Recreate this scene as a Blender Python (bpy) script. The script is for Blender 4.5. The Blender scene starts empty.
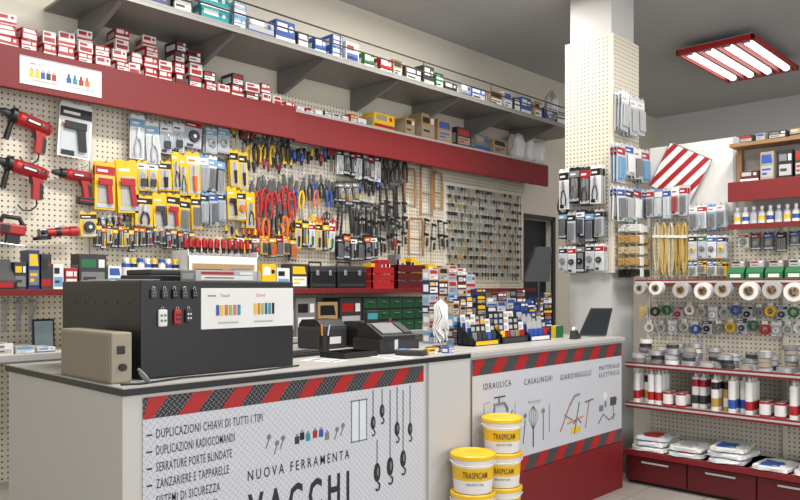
import bpy, bmesh, math, random
from mathutils import Vector, Matrix, noise
R=random.Random(11)
F=740.0; H=1.45; HOR=287.0
A=math.radians(43.8); cf,sf=math.cos(A),math.sin(A)
# survey helpers: measured sight-lines intersected with the real planes of the shop
def onY(px,py,Y):
    t=(px-400)/F; d=Y/(sf-cf*t); return (cf*d+sf*t*d, H-(py-HOR)*d/F)
def onX(px,py,X):
    t=(px-400)/F; d=X/(cf+sf*t); return (sf*d-cf*t*d, H-(py-HOR)*d/F)
def onZ(px,py,z):
    d=(H-z)*F/(py-HOR); t=(px-400)/F; return (cf*d+sf*t*d, sf*d-cf*t*d)
scene=bpy.context.scene
COL=scene.collection
# ---------------- materials
_m={}
def mat(c,rough=.5,metal=0.0,var=.12,scale=18,name=None,emit=0):
    key=(tuple(round(x,3) for x in c),rough,metal,emit,var,scale)
    if key in _m: return _m[key]
    m=bpy.data.materials.new(name or "surface"); m.use_nodes=True
    nt=m.node_tree; b=nt.nodes['Principled BSDF']
    tc=nt.nodes.new('ShaderNodeTexCoord'); n=nt.nodes.new('ShaderNodeTexNoise'); n.inputs['Scale'].default_value=scale
    mx=nt.nodes.new('ShaderNodeMix'); mx.data_type='RGBA'
    mx.inputs[6].default_value=(*c,1); mx.inputs[7].default_value=(*[x*(1-var) for x in c],1)
    nt.links.new(tc.outputs['Object'],n.inputs['Vector']); nt.links.new(n.outputs['Fac'],mx.inputs[0])
    nt.links.new(mx.outputs[2],b.inputs['Base Color'])
    b.inputs['Roughness'].default_value=rough; b.inputs['Metallic'].default_value=metal
    if emit:
        b.inputs['Emission Color'].default_value=(*c,1); b.inputs['Emission Strength'].default_value=emit
    m.diffuse_color=(*c,1); _m[key]=m; return m
def dotmat(name,base,hole,sp,rad,plane):
    m=bpy.data.materials.new(name); m.use_nodes=True; nt=m.node_tree; b=nt.nodes['Principled BSDF']
    tc=nt.nodes.new('ShaderNodeTexCoord')
    s=nt.nodes.new('ShaderNodeVectorMath'); s.operation='SCALE'; s.inputs['Scale'].default_value=1/sp
    f=nt.nodes.new('ShaderNodeVectorMath'); f.operation='FRACTION'
    sb=nt.nodes.new('ShaderNodeVectorMath'); sb.operation='SUBTRACT'; sb.inputs[1].default_value=(.5,.5,.5)
    mu=nt.nodes.new('ShaderNodeVectorMath'); mu.operation='MULTIPLY'
    mu.inputs[1].default_value=(1,0,1) if plane=='xz' else (0,1,1)
    ln=nt.nodes.new('ShaderNodeVectorMath'); ln.operation='LENGTH'
    lt=nt.nodes.new('ShaderNodeMath'); lt.operation='LESS_THAN'; lt.inputs[1].default_value=rad/sp
    mx=nt.nodes.new('ShaderNodeMix'); mx.data_type='RGBA'; mx.inputs[6].default_value=(*base,1); mx.inputs[7].default_value=(*hole,1)
    L=nt.links.new
    L(tc.outputs['Object'],s.inputs[0]); L(s.outputs[0],f.inputs[0]); L(f.outputs[0],sb.inputs[0]); L(sb.outputs[0],mu.inputs[0])
    L(mu.outputs[0],ln.inputs[0]); L(ln.outputs['Value'],lt.inputs[0]); L(lt.outputs[0],mx.inputs[0]); L(mx.outputs[2],b.inputs['Base Color'])
    b.inputs['Roughness'].default_value=.55
    return m
def treadmat(name,base,mark,sp,thr,rough=.45):
    m=bpy.data.materials.new(name); m.use_nodes=True; nt=m.node_tree; b=nt.nodes['Principled BSDF']
    L=nt.links.new
    tc=nt.nodes.new('ShaderNodeTexCoord')
    mp=nt.nodes.new('ShaderNodeMapping'); mp.inputs['Rotation'].default_value=(0,math.radians(45),0); mp.inputs['Scale'].default_value=(1/sp,1/sp,1/sp)
    L(tc.outputs['Object'],mp.inputs[0])
    ck=nt.nodes.new('ShaderNodeTexChecker'); ck.inputs['Scale'].default_value=1
    mu=nt.nodes.new('ShaderNodeVectorMath'); mu.operation='MULTIPLY'; mu.inputs[1].default_value=(1,0,1)
    ad=nt.nodes.new('ShaderNodeVectorMath'); ad.operation='ADD'; ad.inputs[1].default_value=(0,.5,0)
    L(mp.outputs[0],mu.inputs[0]); L(mu.outputs[0],ad.inputs[0]); L(ad.outputs[0],ck.inputs['Vector'])
    fr=nt.nodes.new('ShaderNodeVectorMath'); fr.operation='FRACTION'; L(mu.outputs[0],fr.inputs[0])
    sx=nt.nodes.new('ShaderNodeSeparateXYZ'); L(fr.outputs[0],sx.inputs[0])
    def band(o):
        a=nt.nodes.new('ShaderNodeMath'); a.operation='SUBTRACT'; a.inputs[1].default_value=.5; L(o,a.inputs[0])
        c=nt.nodes.new('ShaderNodeMath'); c.operation='ABSOLUTE'; L(a.outputs[0],c.inputs[0])
        d=nt.nodes.new('ShaderNodeMath'); d.operation='LESS_THAN'; d.inputs[1].default_value=thr; L(c.outputs[0],d.inputs[0]); return d
    b1=band(sx.outputs['X']); b2=band(sx.outputs['Z'])
    mf=nt.nodes.new('ShaderNodeMix'); L(ck.outputs['Fac'],mf.inputs[0]); L(b1.outputs[0],mf.inputs[2]); L(b2.outputs[0],mf.inputs[3])
    mx=nt.nodes.new('ShaderNodeMix'); mx.data_type='RGBA'; mx.inputs[6].default_value=(*base,1); mx.inputs[7].default_value=(*mark,1)
    L(mf.outputs[0],mx.inputs[0]); L(mx.outputs[2],b.inputs['Base Color']); b.inputs['Roughness'].default_value=rough
    return m
def tilemat(name,c,g):
    m=bpy.data.materials.new(name); m.use_nodes=True; nt=m.node_tree; b=nt.nodes['Principled BSDF']
    tc=nt.nodes.new('ShaderNodeTexCoord'); br=nt.nodes.new('ShaderNodeTexBrick'); br.offset=0
    br.inputs['Color1'].default_value=(*c,1); br.inputs['Color2'].default_value=(*[x*.92 for x in c],1); br.inputs['Mortar'].default_value=(*g,1)
    br.inputs['Scale'].default_value=1; br.inputs['Brick Width'].default_value=.4; br.inputs['Row Height'].default_value=.4; br.inputs['Mortar Size'].default_value=.005
    nt.links.new(tc.outputs['Object'],br.inputs['Vector']); nt.links.new(br.outputs['Color'],b.inputs['Base Color']); b.inputs['Roughness'].default_value=.35
    return m
RED=mat((.19,.006,.008),.55); DRED=mat((.10,.004,.006),.5); BRED=mat((.42,.011,.013),.4)
WHITE=mat((.78,.77,.75),.45,var=.05); CREAM=mat((.71,.66,.55),.6,var=.06,scale=3); BLACK=mat((.010,.010,.011),.4); DGREY=mat((.035,.035,.038),.5)
GREY=mat((.2,.2,.205),.5); LGREY=mat((.46,.46,.455),.5); YEL=mat((.85,.52,.012),.4); ORA=mat((.75,.16,.012),.45); BLUE=mat((.025,.09,.38),.4)
LBLUE=mat((.17,.36,.56),.4); GREEN=mat((.015,.15,.05),.45); STEEL=mat((.62,.62,.63),.28,.85); DSTEEL=mat((.2,.2,.21),.35,.8); BRASS=mat((.6,.42,.18),.35,.7)
WOOD=mat((.38,.2,.08),.6,var=.4,scale=9); KRAFT=mat((.42,.27,.13),.7); BEIGE=mat((.36,.31,.23),.6); PLAST=mat((.62,.66,.69),.12,var=.15); CLEAR=mat((.5,.55,.6),.08,var=.2)
LIME=mat((.3,.5,.06),.5); PINK=mat((.65,.15,.25),.5); TEAL=mat((.03,.28,.3),.4); DBLUE=mat((.012,.03,.14),.4); SHELFG=mat((.27,.265,.25),.45,.2)
SILV=mat((.42,.42,.44),.3,.4)
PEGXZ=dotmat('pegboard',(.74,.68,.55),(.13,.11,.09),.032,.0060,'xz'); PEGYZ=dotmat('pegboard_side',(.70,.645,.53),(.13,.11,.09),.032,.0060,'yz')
# ---------------- mesh builder
class MB:
    def __init__(s): s.v=[];s.f=[];s.fm=[];s.sm=[];s.mats=[];s.T=Matrix.Identity(4)
    def mi(s,m):
        if m not in s.mats: s.mats.append(m)
        return s.mats.index(m)
    def add(s,vs,fs,m,smooth=False):
        o=len(s.v); i=s.mi(m); T=s.T
        s.v+= [tuple(T@Vector(v)) for v in vs]
        for f in fs: s.f.append(tuple(o+k for k in f)); s.fm.append(i); s.sm.append(smooth)
        return s
    def box(s,x0,y0,z0,x1,y1,z1,m,b=0):
        if b<=0:
            vs=[(x,y,z) for z in(z0,z1) for y in(y0,y1) for x in(x0,x1)]
            fs=[(0,2,3,1),(4,5,7,6),(0,1,5,4),(2,6,7,3),(0,4,6,2),(1,3,7,5)]
            return s.add(vs,fs,m)
        bm=bmesh.new(); bmesh.ops.create_cube(bm,size=1)
        for v in bm.verts: v.co=Vector(((x0+x1)/2+v.co.x*(x1-x0),(y0+y1)/2+v.co.y*(y1-y0),(z0+z1)/2+v.co.z*(z1-z0)))
        b=min(b,(x1-x0)*.45,(y1-y0)*.45,(z1-z0)*.45)
        bmesh.ops.bevel(bm,geom=list(bm.edges),offset=b,segments=2,affect='EDGES',profile=.5)
        bm.verts.index_update(); vs=[tuple(v.co) for v in bm.verts]; fs=[tuple(v.index for v in f.verts) for f in bm.faces]; bm.free()
        return s.add(vs,fs,m)
    def cyl(s,p0,p1,r0,m,r1=None,n=14,caps=True,mc=None):
        r1=r0 if r1 is None else r1; p0=Vector(p0);p1=Vector(p1); d=(p1-p0).normalized()
        a=d.orthogonal().normalized(); b=d.cross(a)
        c=[(math.cos(2*math.pi*i/n),math.sin(2*math.pi*i/n)) for i in range(n)]
        A0=[p0+a*x*r0+b*y*r0 for x,y in c]; A1=[p1+a*x*r1+b*y*r1 for x,y in c]
        s.add(A0+A1,[(i,(i+1)%n,n+(i+1)%n,n+i) for i in range(n)],m,True)
        if caps:
            s.add(A0,[tuple(range(n-1,-1,-1))],mc or m); s.add(A1,[tuple(range(n))],mc or m)
        return s
    def lathe(s,prof,m,c=(0,0,0),n=24,axis='z',ms=None):
        def P(r,h,k):
            x,y=r*math.cos(2*math.pi*k/n),r*math.sin(2*math.pi*k/n)
            if axis=='z': return (c[0]+x,c[1]+y,c[2]+h)
            if axis=='y': return (c[0]+x,c[1]+h,c[2]-y)
            return (c[0]+h,c[1]+x,c[2]+y)
        for j in range(len(prof)-1):
            (r0,h0),(r1,h1)=prof[j],prof[j+1]
            s.add([P(r0,h0,k) for k in range(n)]+[P(r1,h1,k) for k in range(n)],[(k,(k+1)%n,n+(k+1)%n,n+k) for k in range(n)],ms[j] if ms else m,True)
        return s
    def prism(s,poly,y0,y1,m,plane='xz'):
        n=len(poly)
        if plane=='xz': a=[(x,y0,z) for x,z in poly]; b=[(x,y1,z) for x,z in poly]
        elif plane=='xy': a=[(x,z,y0) for x,z in poly]; b=[(x,z,y1) for x,z in poly]
        else: a=[(y0,x,z) for x,z in poly]; b=[(y1,x,z) for x,z in poly]
        return s.add(a+b,[tuple(range(n)),tuple(range(2*n-1,n-1,-1))]+[(i,n+i,n+(i+1)%n,(i+1)%n) for i in range(n)],m)
    def tube(s,path,r,m,n=8,closed=False):
        P=[Vector(p) for p in path]; N=len(P); rings=[]; pa=None
        for i in range(N):
            if closed: d=P[(i+1)%N]-P[i-1]
            else: d=P[min(i+1,N-1)]-P[max(i-1,0)]
            d=d.normalized() if d.length>1e-9 else Vector((0,0,1))
            a=d.orthogonal().normalized() if pa is None else (pa-d*pa.dot(d)).normalized()
            pa=a; b=d.cross(a)
            rr=r[i] if isinstance(r,(list,tuple)) else r
            rings+= [P[i]+a*rr*math.cos(2*math.pi*k/n)+b*rr*math.sin(2*math.pi*k/n) for k in range(n)]
        fs=[]
        for i in range(N if closed else N-1):
            j=(i+1)%N
            fs+=[(i*n+k,i*n+(k+1)%n,j*n+(k+1)%n,j*n+k) for k in range(n)]
        s.add(rings,fs,m,True)
        if not closed:
            s.add(rings[:n],[tuple(range(n-1,-1,-1))],m); s.add(rings[-n:],[tuple(range(n))],m)
        return s
    def ell(s,c,ax,m,e=1.0,nu=16,nv=10,crump=0,fq=20,seed=0):
        def sp(x): return math.copysign(abs(x)**e,x)
        vs=[]
        for j in range(nv+1):
            ph=-math.pi/2+math.pi*j/nv
            for i in range(nu):
                th=2*math.pi*i/nu
                v=Vector((ax[0]*sp(math.cos(ph))*sp(math.cos(th)),ax[1]*sp(math.cos(ph))*sp(math.sin(th)),ax[2]*sp(math.sin(ph))))
                if crump:
                    k=noise.noise(v*fq+Vector((seed,seed*.7,0))); v=Vector((v.x*(1+k*.12),v.y*(1+k*.12),v.z+(crump*abs(k) if v.z>0 else 0)))
                vs.append(tuple(Vector(c)+v))
        fs=[(j*nu+i,j*nu+(i+1)%nu,(j+1)*nu+(i+1)%nu,(j+1)*nu+i) for j in range(nv) for i in range(nu)]
        return s.add(vs,fs,m,not crump)
    def text(s,t,x,z,size,y,m,w=None,align='LEFT',wrap=None,shear=0,bold=0,sp=1.0):
        """text in the xz plane facing -y. size = cap height; w = total width"""
        cu=bpy.data.curves.new('t','FONT'); cu.body=t; cu.size=1; cu.resolution_u=2; cu.shear=shear; cu.offset=bold; cu.space_character=sp
        ob=bpy.data.objects.new('t',cu); COL.objects.link(ob)
        dg=bpy.context.evaluated_depsgraph_get(); me=bpy.data.meshes.new_from_object(ob.evaluated_get(dg))
        vs=[v.co.copy() for v in me.vertices]; fs=[tuple(p.vertices) for p in me.polygons]
        bpy.data.objects.remove(ob); bpy.data.curves.remove(cu); bpy.data.meshes.remove(me)
        if not vs: return s
        x0=min(v.x for v in vs); x1=max(v.x for v in vs); k=size/.69
        kx=(w/(x1-x0)) if w else k
        W=(x1-x0)*kx; ox={'LEFT':0,'CENTER':-W/2,'RIGHT':-W}[align]
        out=[]
        for v in vs:
            X=(v.x-x0)*kx+ox; Z=z+v.y*k
            if wrap: a=X/wrap; out.append((x+math.sin(a)*(wrap-y),-math.cos(a)*(wrap-y),Z))
            else: out.append((x+X,y,Z))
        return s.add(out,fs,m)
    def build(s,name='mesh'):
        me=bpy.data.meshes.new(name); me.from_pydata(s.v,[],s.f)
        for m in s.mats: me.materials.append(m)
        me.polygons.foreach_set('material_index',s.fm); me.polygons.foreach_set('use_smooth',s.sm); me.update()
        return me
def _o(name,data,parent=None):
    o=bpy.data.objects.new(name,data); COL.objects.link(o)
    if parent: o.parent=parent
    return o
def thing(name,label,cat,parts,loc=(0,0,0),rz=0,group=None,ry=0,rx=0,sc=None,kind=None):
    if isinstance(parts,MB): parts=parts.build(name)
    if isinstance(parts,bpy.types.Mesh): o=_o(name,parts)
    else:
        o=_o(name,None); o.empty_display_size=.05
        for p in parts:
            me=p[1].build(p[0]) if isinstance(p[1],MB) else p[1]
            c=_o(p[0],me,o)
            if len(p)>2 and p[2]: c['label']=p[2]
            if len(p)>3:
                for q in p[3]:
                    me2=q[1].build(q[0]) if isinstance(q[1],MB) else q[1]
                    _o(q[0],me2,c)
    o.location=loc; o.rotation_euler=(rx,ry,rz)
    if sc: o.scale=sc
    o['label']=label; o['category']=cat
    if group: o['group']=group
    if kind: o['kind']=kind
    return o
def struct(name,mb):
    o=_o(name,mb.build(name)); o['kind']='structure'; return o
# ---------------- SETTING
CEIL=3.80
struct('floor',MB().box(-3,-4,-.1,10.1,6.2,0,tilemat('floor_tiles',(.40,.37,.33),(.2,.19,.18))))
struct('ceiling',MB().box(-3,-4,CEIL,10.1,6.2,CEIL+.1,mat((.50,.50,.50),.8,var=.1,scale=.8)))
wl=MB(); wl.box(-3,4.56,0,6.62,4.7,CEIL,CREAM); wl.box(7.25,4.56,0,9.9,4.7,CEIL,CREAM); wl.box(6.62,4.56,2.2,7.25,4.7,CEIL,CREAM)
struct('wall_back',wl)
struct('wall_side',MB().box(9.9,-4,0,10.1,4.7,CEIL,mat((.60,.60,.59),.7,var=.06,scale=2)))
struct('wall_storeroom',MB().box(6.3,5.9,0,7.9,6.0,CEIL,DGREY))
struct('trim_1',MB().box(6.60,4.53,0,6.65,4.56,2.23,DGREY).box(7.22,4.53,0,7.27,4.56,2.23,DGREY).box(6.60,4.53,2.2,7.27,4.56,2.24,DGREY))
struct('dark_doorway_1',MB().box(6.66,4.62,0,7.21,4.66,2.19,mat((.012,.012,.014),.5)).box(6.72,4.615,.2,7.15,4.62,1.0,BLACK).box(6.72,4.615,1.15,7.15,4.62,2.05,BLACK).cyl((6.7,4.60,1.05),(6.7,4.62,1.05),.02,STEEL))  # near-black panel stands for the unlit opening; shade put into its colour
struct('trim_2',MB().box(9.80,-4,3.0,9.9,4.5,3.12,mat((.5,.5,.5),.6)))
PY=4.50
xs=[.9,1.95,3.0,4.05,5.1,6.15,6.59]
for i in range(len(xs)-1):
    mb=MB().box(xs[i]+.003,PY,.35,xs[i+1]-.003,PY+.02,2.9,PEGXZ)
    for x in (xs[i]+.006,xs[i+1]-.03): mb.box(x,PY-.003,.35,x+.024,PY,2.52,CREAM)
    thing('pegboard','cream perforated metal pegboard fixed to the shop wall','pegboard',mb,group='pegboards on the wall')
fas=MB().box(.6,4.28,2.525,3.37,4.31,2.755,RED,.004).box(3.37,4.30,2.515,6.76,4.33,2.735,RED,.004)
for x in (1.2,2.3,3.36,4.5,5.6,6.7): fas.box(x,4.32,2.55,x+.02,4.494,2.7,LGREY)
thing('fascia_shelf','long shelf with a deep dark red fascia above the pegboard','shelf',[('shelf_board',MB().box(.6,4.312,2.736,6.76,4.494,2.756,LGREY)),('fascia_strip',fas,'glossy dark red fascia')])
US=3.10; UY=3.98
ub=MB().box(1.7,UY,US-.018,7.1,4.55,US,SHELFG,.003).box(1.7,UY,US-.04,7.1,UY+.012,US-.018,SHELFG)
parts=[('shelf_board',ub)]
rail=MB()
for zz in (US+.09,US+.17): rail.cyl((1.7,UY+.02,zz),(7.1,UY+.02,zz),.006,DGREY,n=8)
x=1.75
while x<7.1: rail.cyl((x,UY+.02,US),(x,UY+.02,US+.17),.005,DGREY,n=6); x+=.9
parts.append(('guard_rail',rail,'thin dark metal guard rail'))
x=1.9
while x<7:
    parts.append(('bracket',MB().prism([(4.55,US-.018),(UY+.04,US-.018),(UY+.04,US-.05),(4.51,US-.20),(4.55,US-.22)],x,x+.03,mat((.2,.195,.18),.5),'yz'))); x+=.75
thing('wall_shelf','long grey steel shelf with rails on triangular brackets','shelf',parts)
SZ=1.435
for i,(a,b) in enumerate([(.9,1.95),(1.95,3.0),(3.0,4.05),(4.05,5.1),(5.1,6.2)]):
    thing('wall_shelf','cream metal shelf with a dark red edge below the pegboard','shelf',[('shelf_board',MB().box(a+.002,4.08,SZ-.02,b-.002,4.494,SZ,CREAM)),('edge_strip',MB().box(a+.002,4.066,SZ-.03,b-.002,4.08,SZ+.004,RED,.002),'dark red edge strip')],group='eye-level wall shelves')
    thing('wall_shelf','lower cream metal shelf behind the service counter','shelf',[('shelf_board',MB().box(a+.002,4.02,1.08,b-.002,4.494,1.10,CREAM)),('edge_strip',MB().box(a+.002,4.006,1.07,b-.002,4.02,1.104,LGREY,.002),'pale edge strip')],group='lower wall shelves')
# ---------------- proto makers
def carton(w,d,h,c,a,l=WHITE,style=0):
    mb=MB().box(-w/2,-d/2,0,w/2,d/2,h,c,.002)
    y=-d/2-.0008
    mb.box(-w*.42,y,h*.12,w*.42,-d/2,h*.5,l) if style in(0,2) else mb.box(-w*.42,y,h*.55,w*.1,-d/2,h*.88,l)
    if style==0: mb.box(-w*.42,y,h*.62,w*.1,-d/2,h*.85,a); mb.box(w*.2,y,h*.62,w*.42,-d/2,h*.85,WHITE); mb.box(-w*.36,y*1.002,h*.26,w*.1,-d/2,h*.36,DGREY)
    if style==1: mb.box(-w*.5,y,h*.1,w*.5,-d/2,h*.3,a); mb.cyl((w*.3,-d/2,h*.7),(w*.3,y,h*.7),min(w,h)*.14,a,n=10)
    if style==2: mb.box(-w*.36,y*1.002,h*.2,w*.0,-d/2,h*.28,a); mb.box(-w*.36,y*1.002,h*.35,w*.3,-d/2,h*.42,a); mb.prism([(-w*.4,h*.6),(w*.4,h*.6),(w*.3,h*.9),(-w*.4,h*.9)],y,-d/2,a)
    mb.box(-w/2-.0008,-d*.35,h*.2,-w/2,d*.35,h*.7,l)
    mb.box(-w*.48,-.001,h,w*.48,.001,h+.0006,DGREY); mb.box(-w*.12,-d*.5,h,w*.12,-d*.5+d*.16,h+.0006,a)
    return mb.build('carton')
_cc={}
def carton_c(*k):
    if k not in _cc: _cc[k]=carton(*k)
    return _cc[k]
def content(mb,kind,w,h,c,y):
    if kind=='tool':
        mb.cyl((0,y,-h*.32),(0,y,-h*.58),w*.06,STEEL,n=8); mb.cyl((0,y,-h*.56),(0,y,-h*.9),w*.15,c,w*.11,n=10)
    elif kind=='plier':
        mb.prism([(-w*.06,-h*.3),(w*.06,-h*.3),(w*.13,-h*.5),(0,-h*.56),(-w*.13,-h*.5)],y-.006,y+.004,STEEL)
        for s in(-1,1): mb.tube([(0,y,-h*.5),(s*w*.16,y,-h*.62),(s*w*.24,y,-h*.76),(s*w*.2,y,-h*.92)],w*.055,c,6)
    elif kind=='round': 
        mb.lathe([(w*.12,-.012),(w*.3,-.012),(w*.33,0)],c,(0,y+.004,-h*.6),14,'y'); mb.lathe([(w*.02,-.014),(w*.1,-.014),(w*.1,0)],STEEL,(0,y+.004,-h*.6),10,'y')
    elif kind=='bars':
        for i in range(5): x=(i-2)*w*.16; mb.cyl((x,y,-h*.35),(x,y,-h*.9),w*.05,c,n=6)
    elif kind=='gun':
        mb.box(-w*.36,y-.012,-h*.5,w*.3,y,-h*.36,c,.003); mb.prism([(w*.02,-h*.48),(w*.26,-h*.48),(w*.34,-h*.88),(w*.12,-h*.88)],y-.01,y,c); mb.cyl((-w*.36,y-.006,-h*.42),(-w*.44,y-.006,-h*.42),w*.03,ORA,n=6)
    elif kind=='lock':
        mb.box(-w*.26,y-.01,-h*.85,w*.26,y,-h*.6,c,.003); mb.tube([(-w*.16,y-.004,-h*.6),(-w*.16,y-.004,-h*.45),(0,y-.004,-h*.36),(w*.16,y-.004,-h*.45),(w*.16,y-.004,-h*.6)],w*.04,STEEL,6)
    elif kind=='wire':
        for k in range(5): mb.tube([(math.cos(a)*w*(.3-.03*k),y-.003*k,-h*.6+math.sin(a)*w*(.3-.03*k)) for a in [i*math.pi/8 for i in range(16)]],w*.03,c,5,True)
_bb={}
def blister(w,h,card,head,kind,c,body=None):
    """hanging blister card; origin at the top-centre hang hole"""
    key=(round(w,3),round(h,3),card,head,kind,c,body)
    if key in _bb: return _bb[key]
    mb=MB(); t=.0015
    mb.prism([(-w/2,-h),(w/2,-h),(w/2,-h*.06),(w*.42,0),(w*.13,0),(w*.13,-.007),(-w*.13,-.007),(-w*.13,0),(-w*.42,0),(-w/2,-h*.06)],0,t,card)
    mb.box(-w*.48,-.0008,-h*.28,w*.48,0,-h*.1,head)
    mb.box(-w*.38,-.0014,-h*.22,w*.12,-.0008,-h*.17,WHITE if head is not WHITE else c)
    if body: mb.box(-w*.42,-.022,-h*.96,w*.42,0,-h*.32,body,.006)
    elif card in (YEL,BLACK,DGREY): mb.box(-w*.43,-.004,-h*.96,w*.43,0,-h*.88,CLEAR); mb.box(-w*.33,-.003,-h*.86,w*.33,0,-h*.32,LGREY if card is YEL else GREY,.0015)
    else:
        mb.box(-w*.43,-.004,-h*.96,w*.43,0,-h*.32,CLEAR if card is not WHITE else PLAST,.0015)
        mb.box(-w*.4,-.0045,-h*.97,-w*.0,-.004,-h*.88,c)
    content(mb,kind,w,h,c,-.014 if not body else -.03)
    me=mb.build('blister'); _bb[key]=me; return me
HOOK=MB().cyl((0,0,0),(0,-.10,0),.0028,STEEL,n=6).cyl((0,-.10,0),(0,-.104,.012),.0028,STEEL,n=6).box(-.008,-.002,-.016,.008,0,.016,STEEL).build('peg_hook')
def hook(x,y,z,rz=0,L=1):
    thing('peg_hook','chrome pegboard hook holding hanging stock','hook',HOOK,(x,y,z),rz,'pegboard hooks',sc=(1,L,1))
def rectY(r,Y):
    xa=onY(r[0],0,Y)[0]; xb=onY(r[2],0,Y)[0]; xc=(xa+xb)/2; pc=(r[0]+r[2])/2
    z1=onY(pc,r[1],Y)[1]; z0=onY(pc,r[3],Y)[1]; return xc,z0,z1,(xb-xa),z1-z0
def rectX(r,X):
    ya=onX(r[0],0,X)[0]; yb=onX(r[2],0,X)[0]; yc=(ya+yb)/2; pc=(r[0]+r[2])/2
    z1=onX(pc,r[1],X)[1]; z0=onX(pc,r[3],X)[1]; return yc,z0,z1,abs(yb-ya),z1-z0
def hangY(r,card,head,kind,c,label,n=2,cols=1,rows=1,Y=PY,name='blister_pack',cat='packaged tool',group=None,body=None,alt=None):
    xc,z0,z1,W,Hh=rectY(r,Y-.05); w=W/cols*1.0; h=Hh/rows*.96
    for i in range(cols):
        for j in range(rows):
            opts=[(card,head,c)]+([alt] if alt and not isinstance(alt,list) else (alt or []))
            cd,hd,cc=opts[(i+j)%len(opts)]; kk=kind
            if isinstance(kind,tuple): kk=kind[(i*2+j)%len(kind)]
            me=blister(w*.97,round(h*R.choice((.86,.94,1.0,1.06)),3) if cols>2 else h,cd,hd,kk,cc,body)
            x=xc-W/2+(i+.5)*W/cols; z=z1-j*Hh/rows+R.uniform(-.016,.016)
            hook(x,Y,z-.004)
            for k in range(n):
                thing(name,label,cat,me,(x+R.uniform(-.004,.004),Y-.088+k*.028,z),0,group,ry=R.uniform(-.07,.07))
# ---- wall stock
G='blister packs on the pegboard'
def drill(body,acc,battery=True):
    m=MB(); m.lathe([(0,-.10),(.028,-.10),(.036,-.085),(.036,.05),(.028,.075),(0,.078)],body,(0,0,0),18,'x')
    for k in range(5): m.box(.03+k*.007,-.0365,-.016,.033+k*.007,.0365,.016,BLACK)
    m.box(-.06,-.0375,-.012,.02,-.03,.012,BLACK,.002).box(-.05,-.038,-.006,.01,-.0375,.004,WHITE)
    nose=MB().lathe([(.026,-.135),(.032,-.125),(.034,-.10),(0,-.10)],acc,(0,0,0),16,'x')
    ch=MB().lathe([(.006,-.185),(.012,-.18),(.02,-.16),(.021,-.135),(0,-.135)],DGREY,(0,0,0),14,'x').cyl((-.185,0,0),(-.20,0,0),.003,STEEL,n=6)
    hd=MB().prism([(.0,-.03),(.055,-.03),(.062,-.06),(.075,-.135),(.03,-.14),(.018,-.075)],-.019,.019,body)
    hd.prism([(.045,-.05),(.066,-.06),(.078,-.13),(.06,-.132)],-.0205,.0205,acc)
    tr=MB().prism([(-.006,-.035),(.014,-.035),(.018,-.07),(.004,-.062)],-.010,.010,BLACK)
    ps=[('motor_housing',m),('gear_collar',nose),('chuck',ch),('handle',hd),('trigger',tr)]
    if battery: ps.append(('battery_pack',MB().box(-.01,-.032,-.185,.095,.032,-.138,acc,.006).box(-.005,-.033,-.165,.09,.033,-.158,body)))
    else: ps+=[('power_cord',MB().tube([(.055,0,-.14),(.06,0,-.17),(.04,0,-.2),(.0,0,-.21),(-.03,0,-.19)],.004,BLACK,6)),('side_grip',MB().cyl((-.115,0,-.034),(-.115,0,-.13),.013,BLACK,.015).lathe([(.034,-.125),(.042,-.125),(.042,-.105),(.034,-.105)],BLACK,(0,0,0),16,'x'))]
    return [(a,b.build(a)) for a,b in ps]
D1=drill(BRED,BLACK,False); D2=drill(BRED,BLACK,True)
def put(P,name,label,cat,px,py,Y,s=1,ry=0,group=None,rz=0):
    x,z=onY(px,py,Y); return thing(name,label,cat,P,(x,Y,z),rz,group,ry=ry,sc=(s,s,s))
put(D1,'power_drill','red and black corded drill hung on the pegboard','drill',36,125,4.43,1.1,.28,'drills on the pegboard')
put(D1,'power_drill','large red hammer drill hung below the first drill','drill',32,171,4.41,1.1,.22,'drills on the pegboard')
put(D2,'power_drill','compact red and black cordless driver on the pegboard','drill',80,176,4.43,.9,.05,'drills on the pegboard')
for p,q in((36,117),(32,163),(80,168),(10,212),(56,228)): x,z=onY(p,q,4.5); hook(x,4.5,z)
js=[('body',MB().box(-.09,-.035,-.03,.09,.035,.04,BRED,.012).box(-.07,-.036,-.02,-.01,-.034,.03,BLACK)),
    ('handle',MB().tube([(-.07,0,.03),(-.05,0,.085),(.05,0,.085),(.09,0,.02)],.016,BLACK,10)),
    ('gear_head',MB().box(-.12,-.028,-.08,-.07,.028,.02,DGREY,.006)),
    ('base_plate',MB().box(-.14,-.04,-.10,.09,.04,-.092,STEEL,.002).box(-.02,-.02,-.092,.06,.02,-.03,BLACK)),
    ('saw_blade',MB().box(-.105,-.001,-.15,-.09,.001,-.08,STEEL))]
put(js,'jigsaw','red and black electric jigsaw hung on the pegboard','jigsaw',10,230,4.42,.85,.1)
ag=[('body',MB().lathe([(0,-.09),(.025,-.09),(.028,.05),(.033,.06),(.033,.11),(0,.115)],BRED,(0,0,0),16,'x').lathe([(.0285,-.03),(.0295,-.03),(.0295,.0),(.0285,.0)],BLACK,(0,0,0),16,'x')),
    ('gear_head',MB().box(-.135,-.025,-.025,-.085,.025,.025,DSTEEL,.006)),
    ('disc_guard',MB().lathe([(.0,-.045),(.055,-.045),(.055,-.025),(.0,-.025)],BLACK,(-.115,0,0),20,'z')),
    ('side_grip',MB().cyl((-.115,-.025,0),(-.115,-.08,0),.014,BLACK,.012))]
put(ag,'angle_grinder','small red and black angle grinder hung on the pegboard','grinder',60,232,4.40,.9,-.1)
hangY((57,104,91,161),WHITE,BLACK,'gun',BLACK,'white blister card with a black hot-glue gun',1,group=G)
hangY((92,162,113,212),YEL,BRED,'gun',BRED,'yellow blister card with a red hand tool',2,group=G)
hangY((112,161,134,216),YEL,YEL,'gun',BRED,'yellow blister card with a red hand tool',2,group=G)
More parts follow.
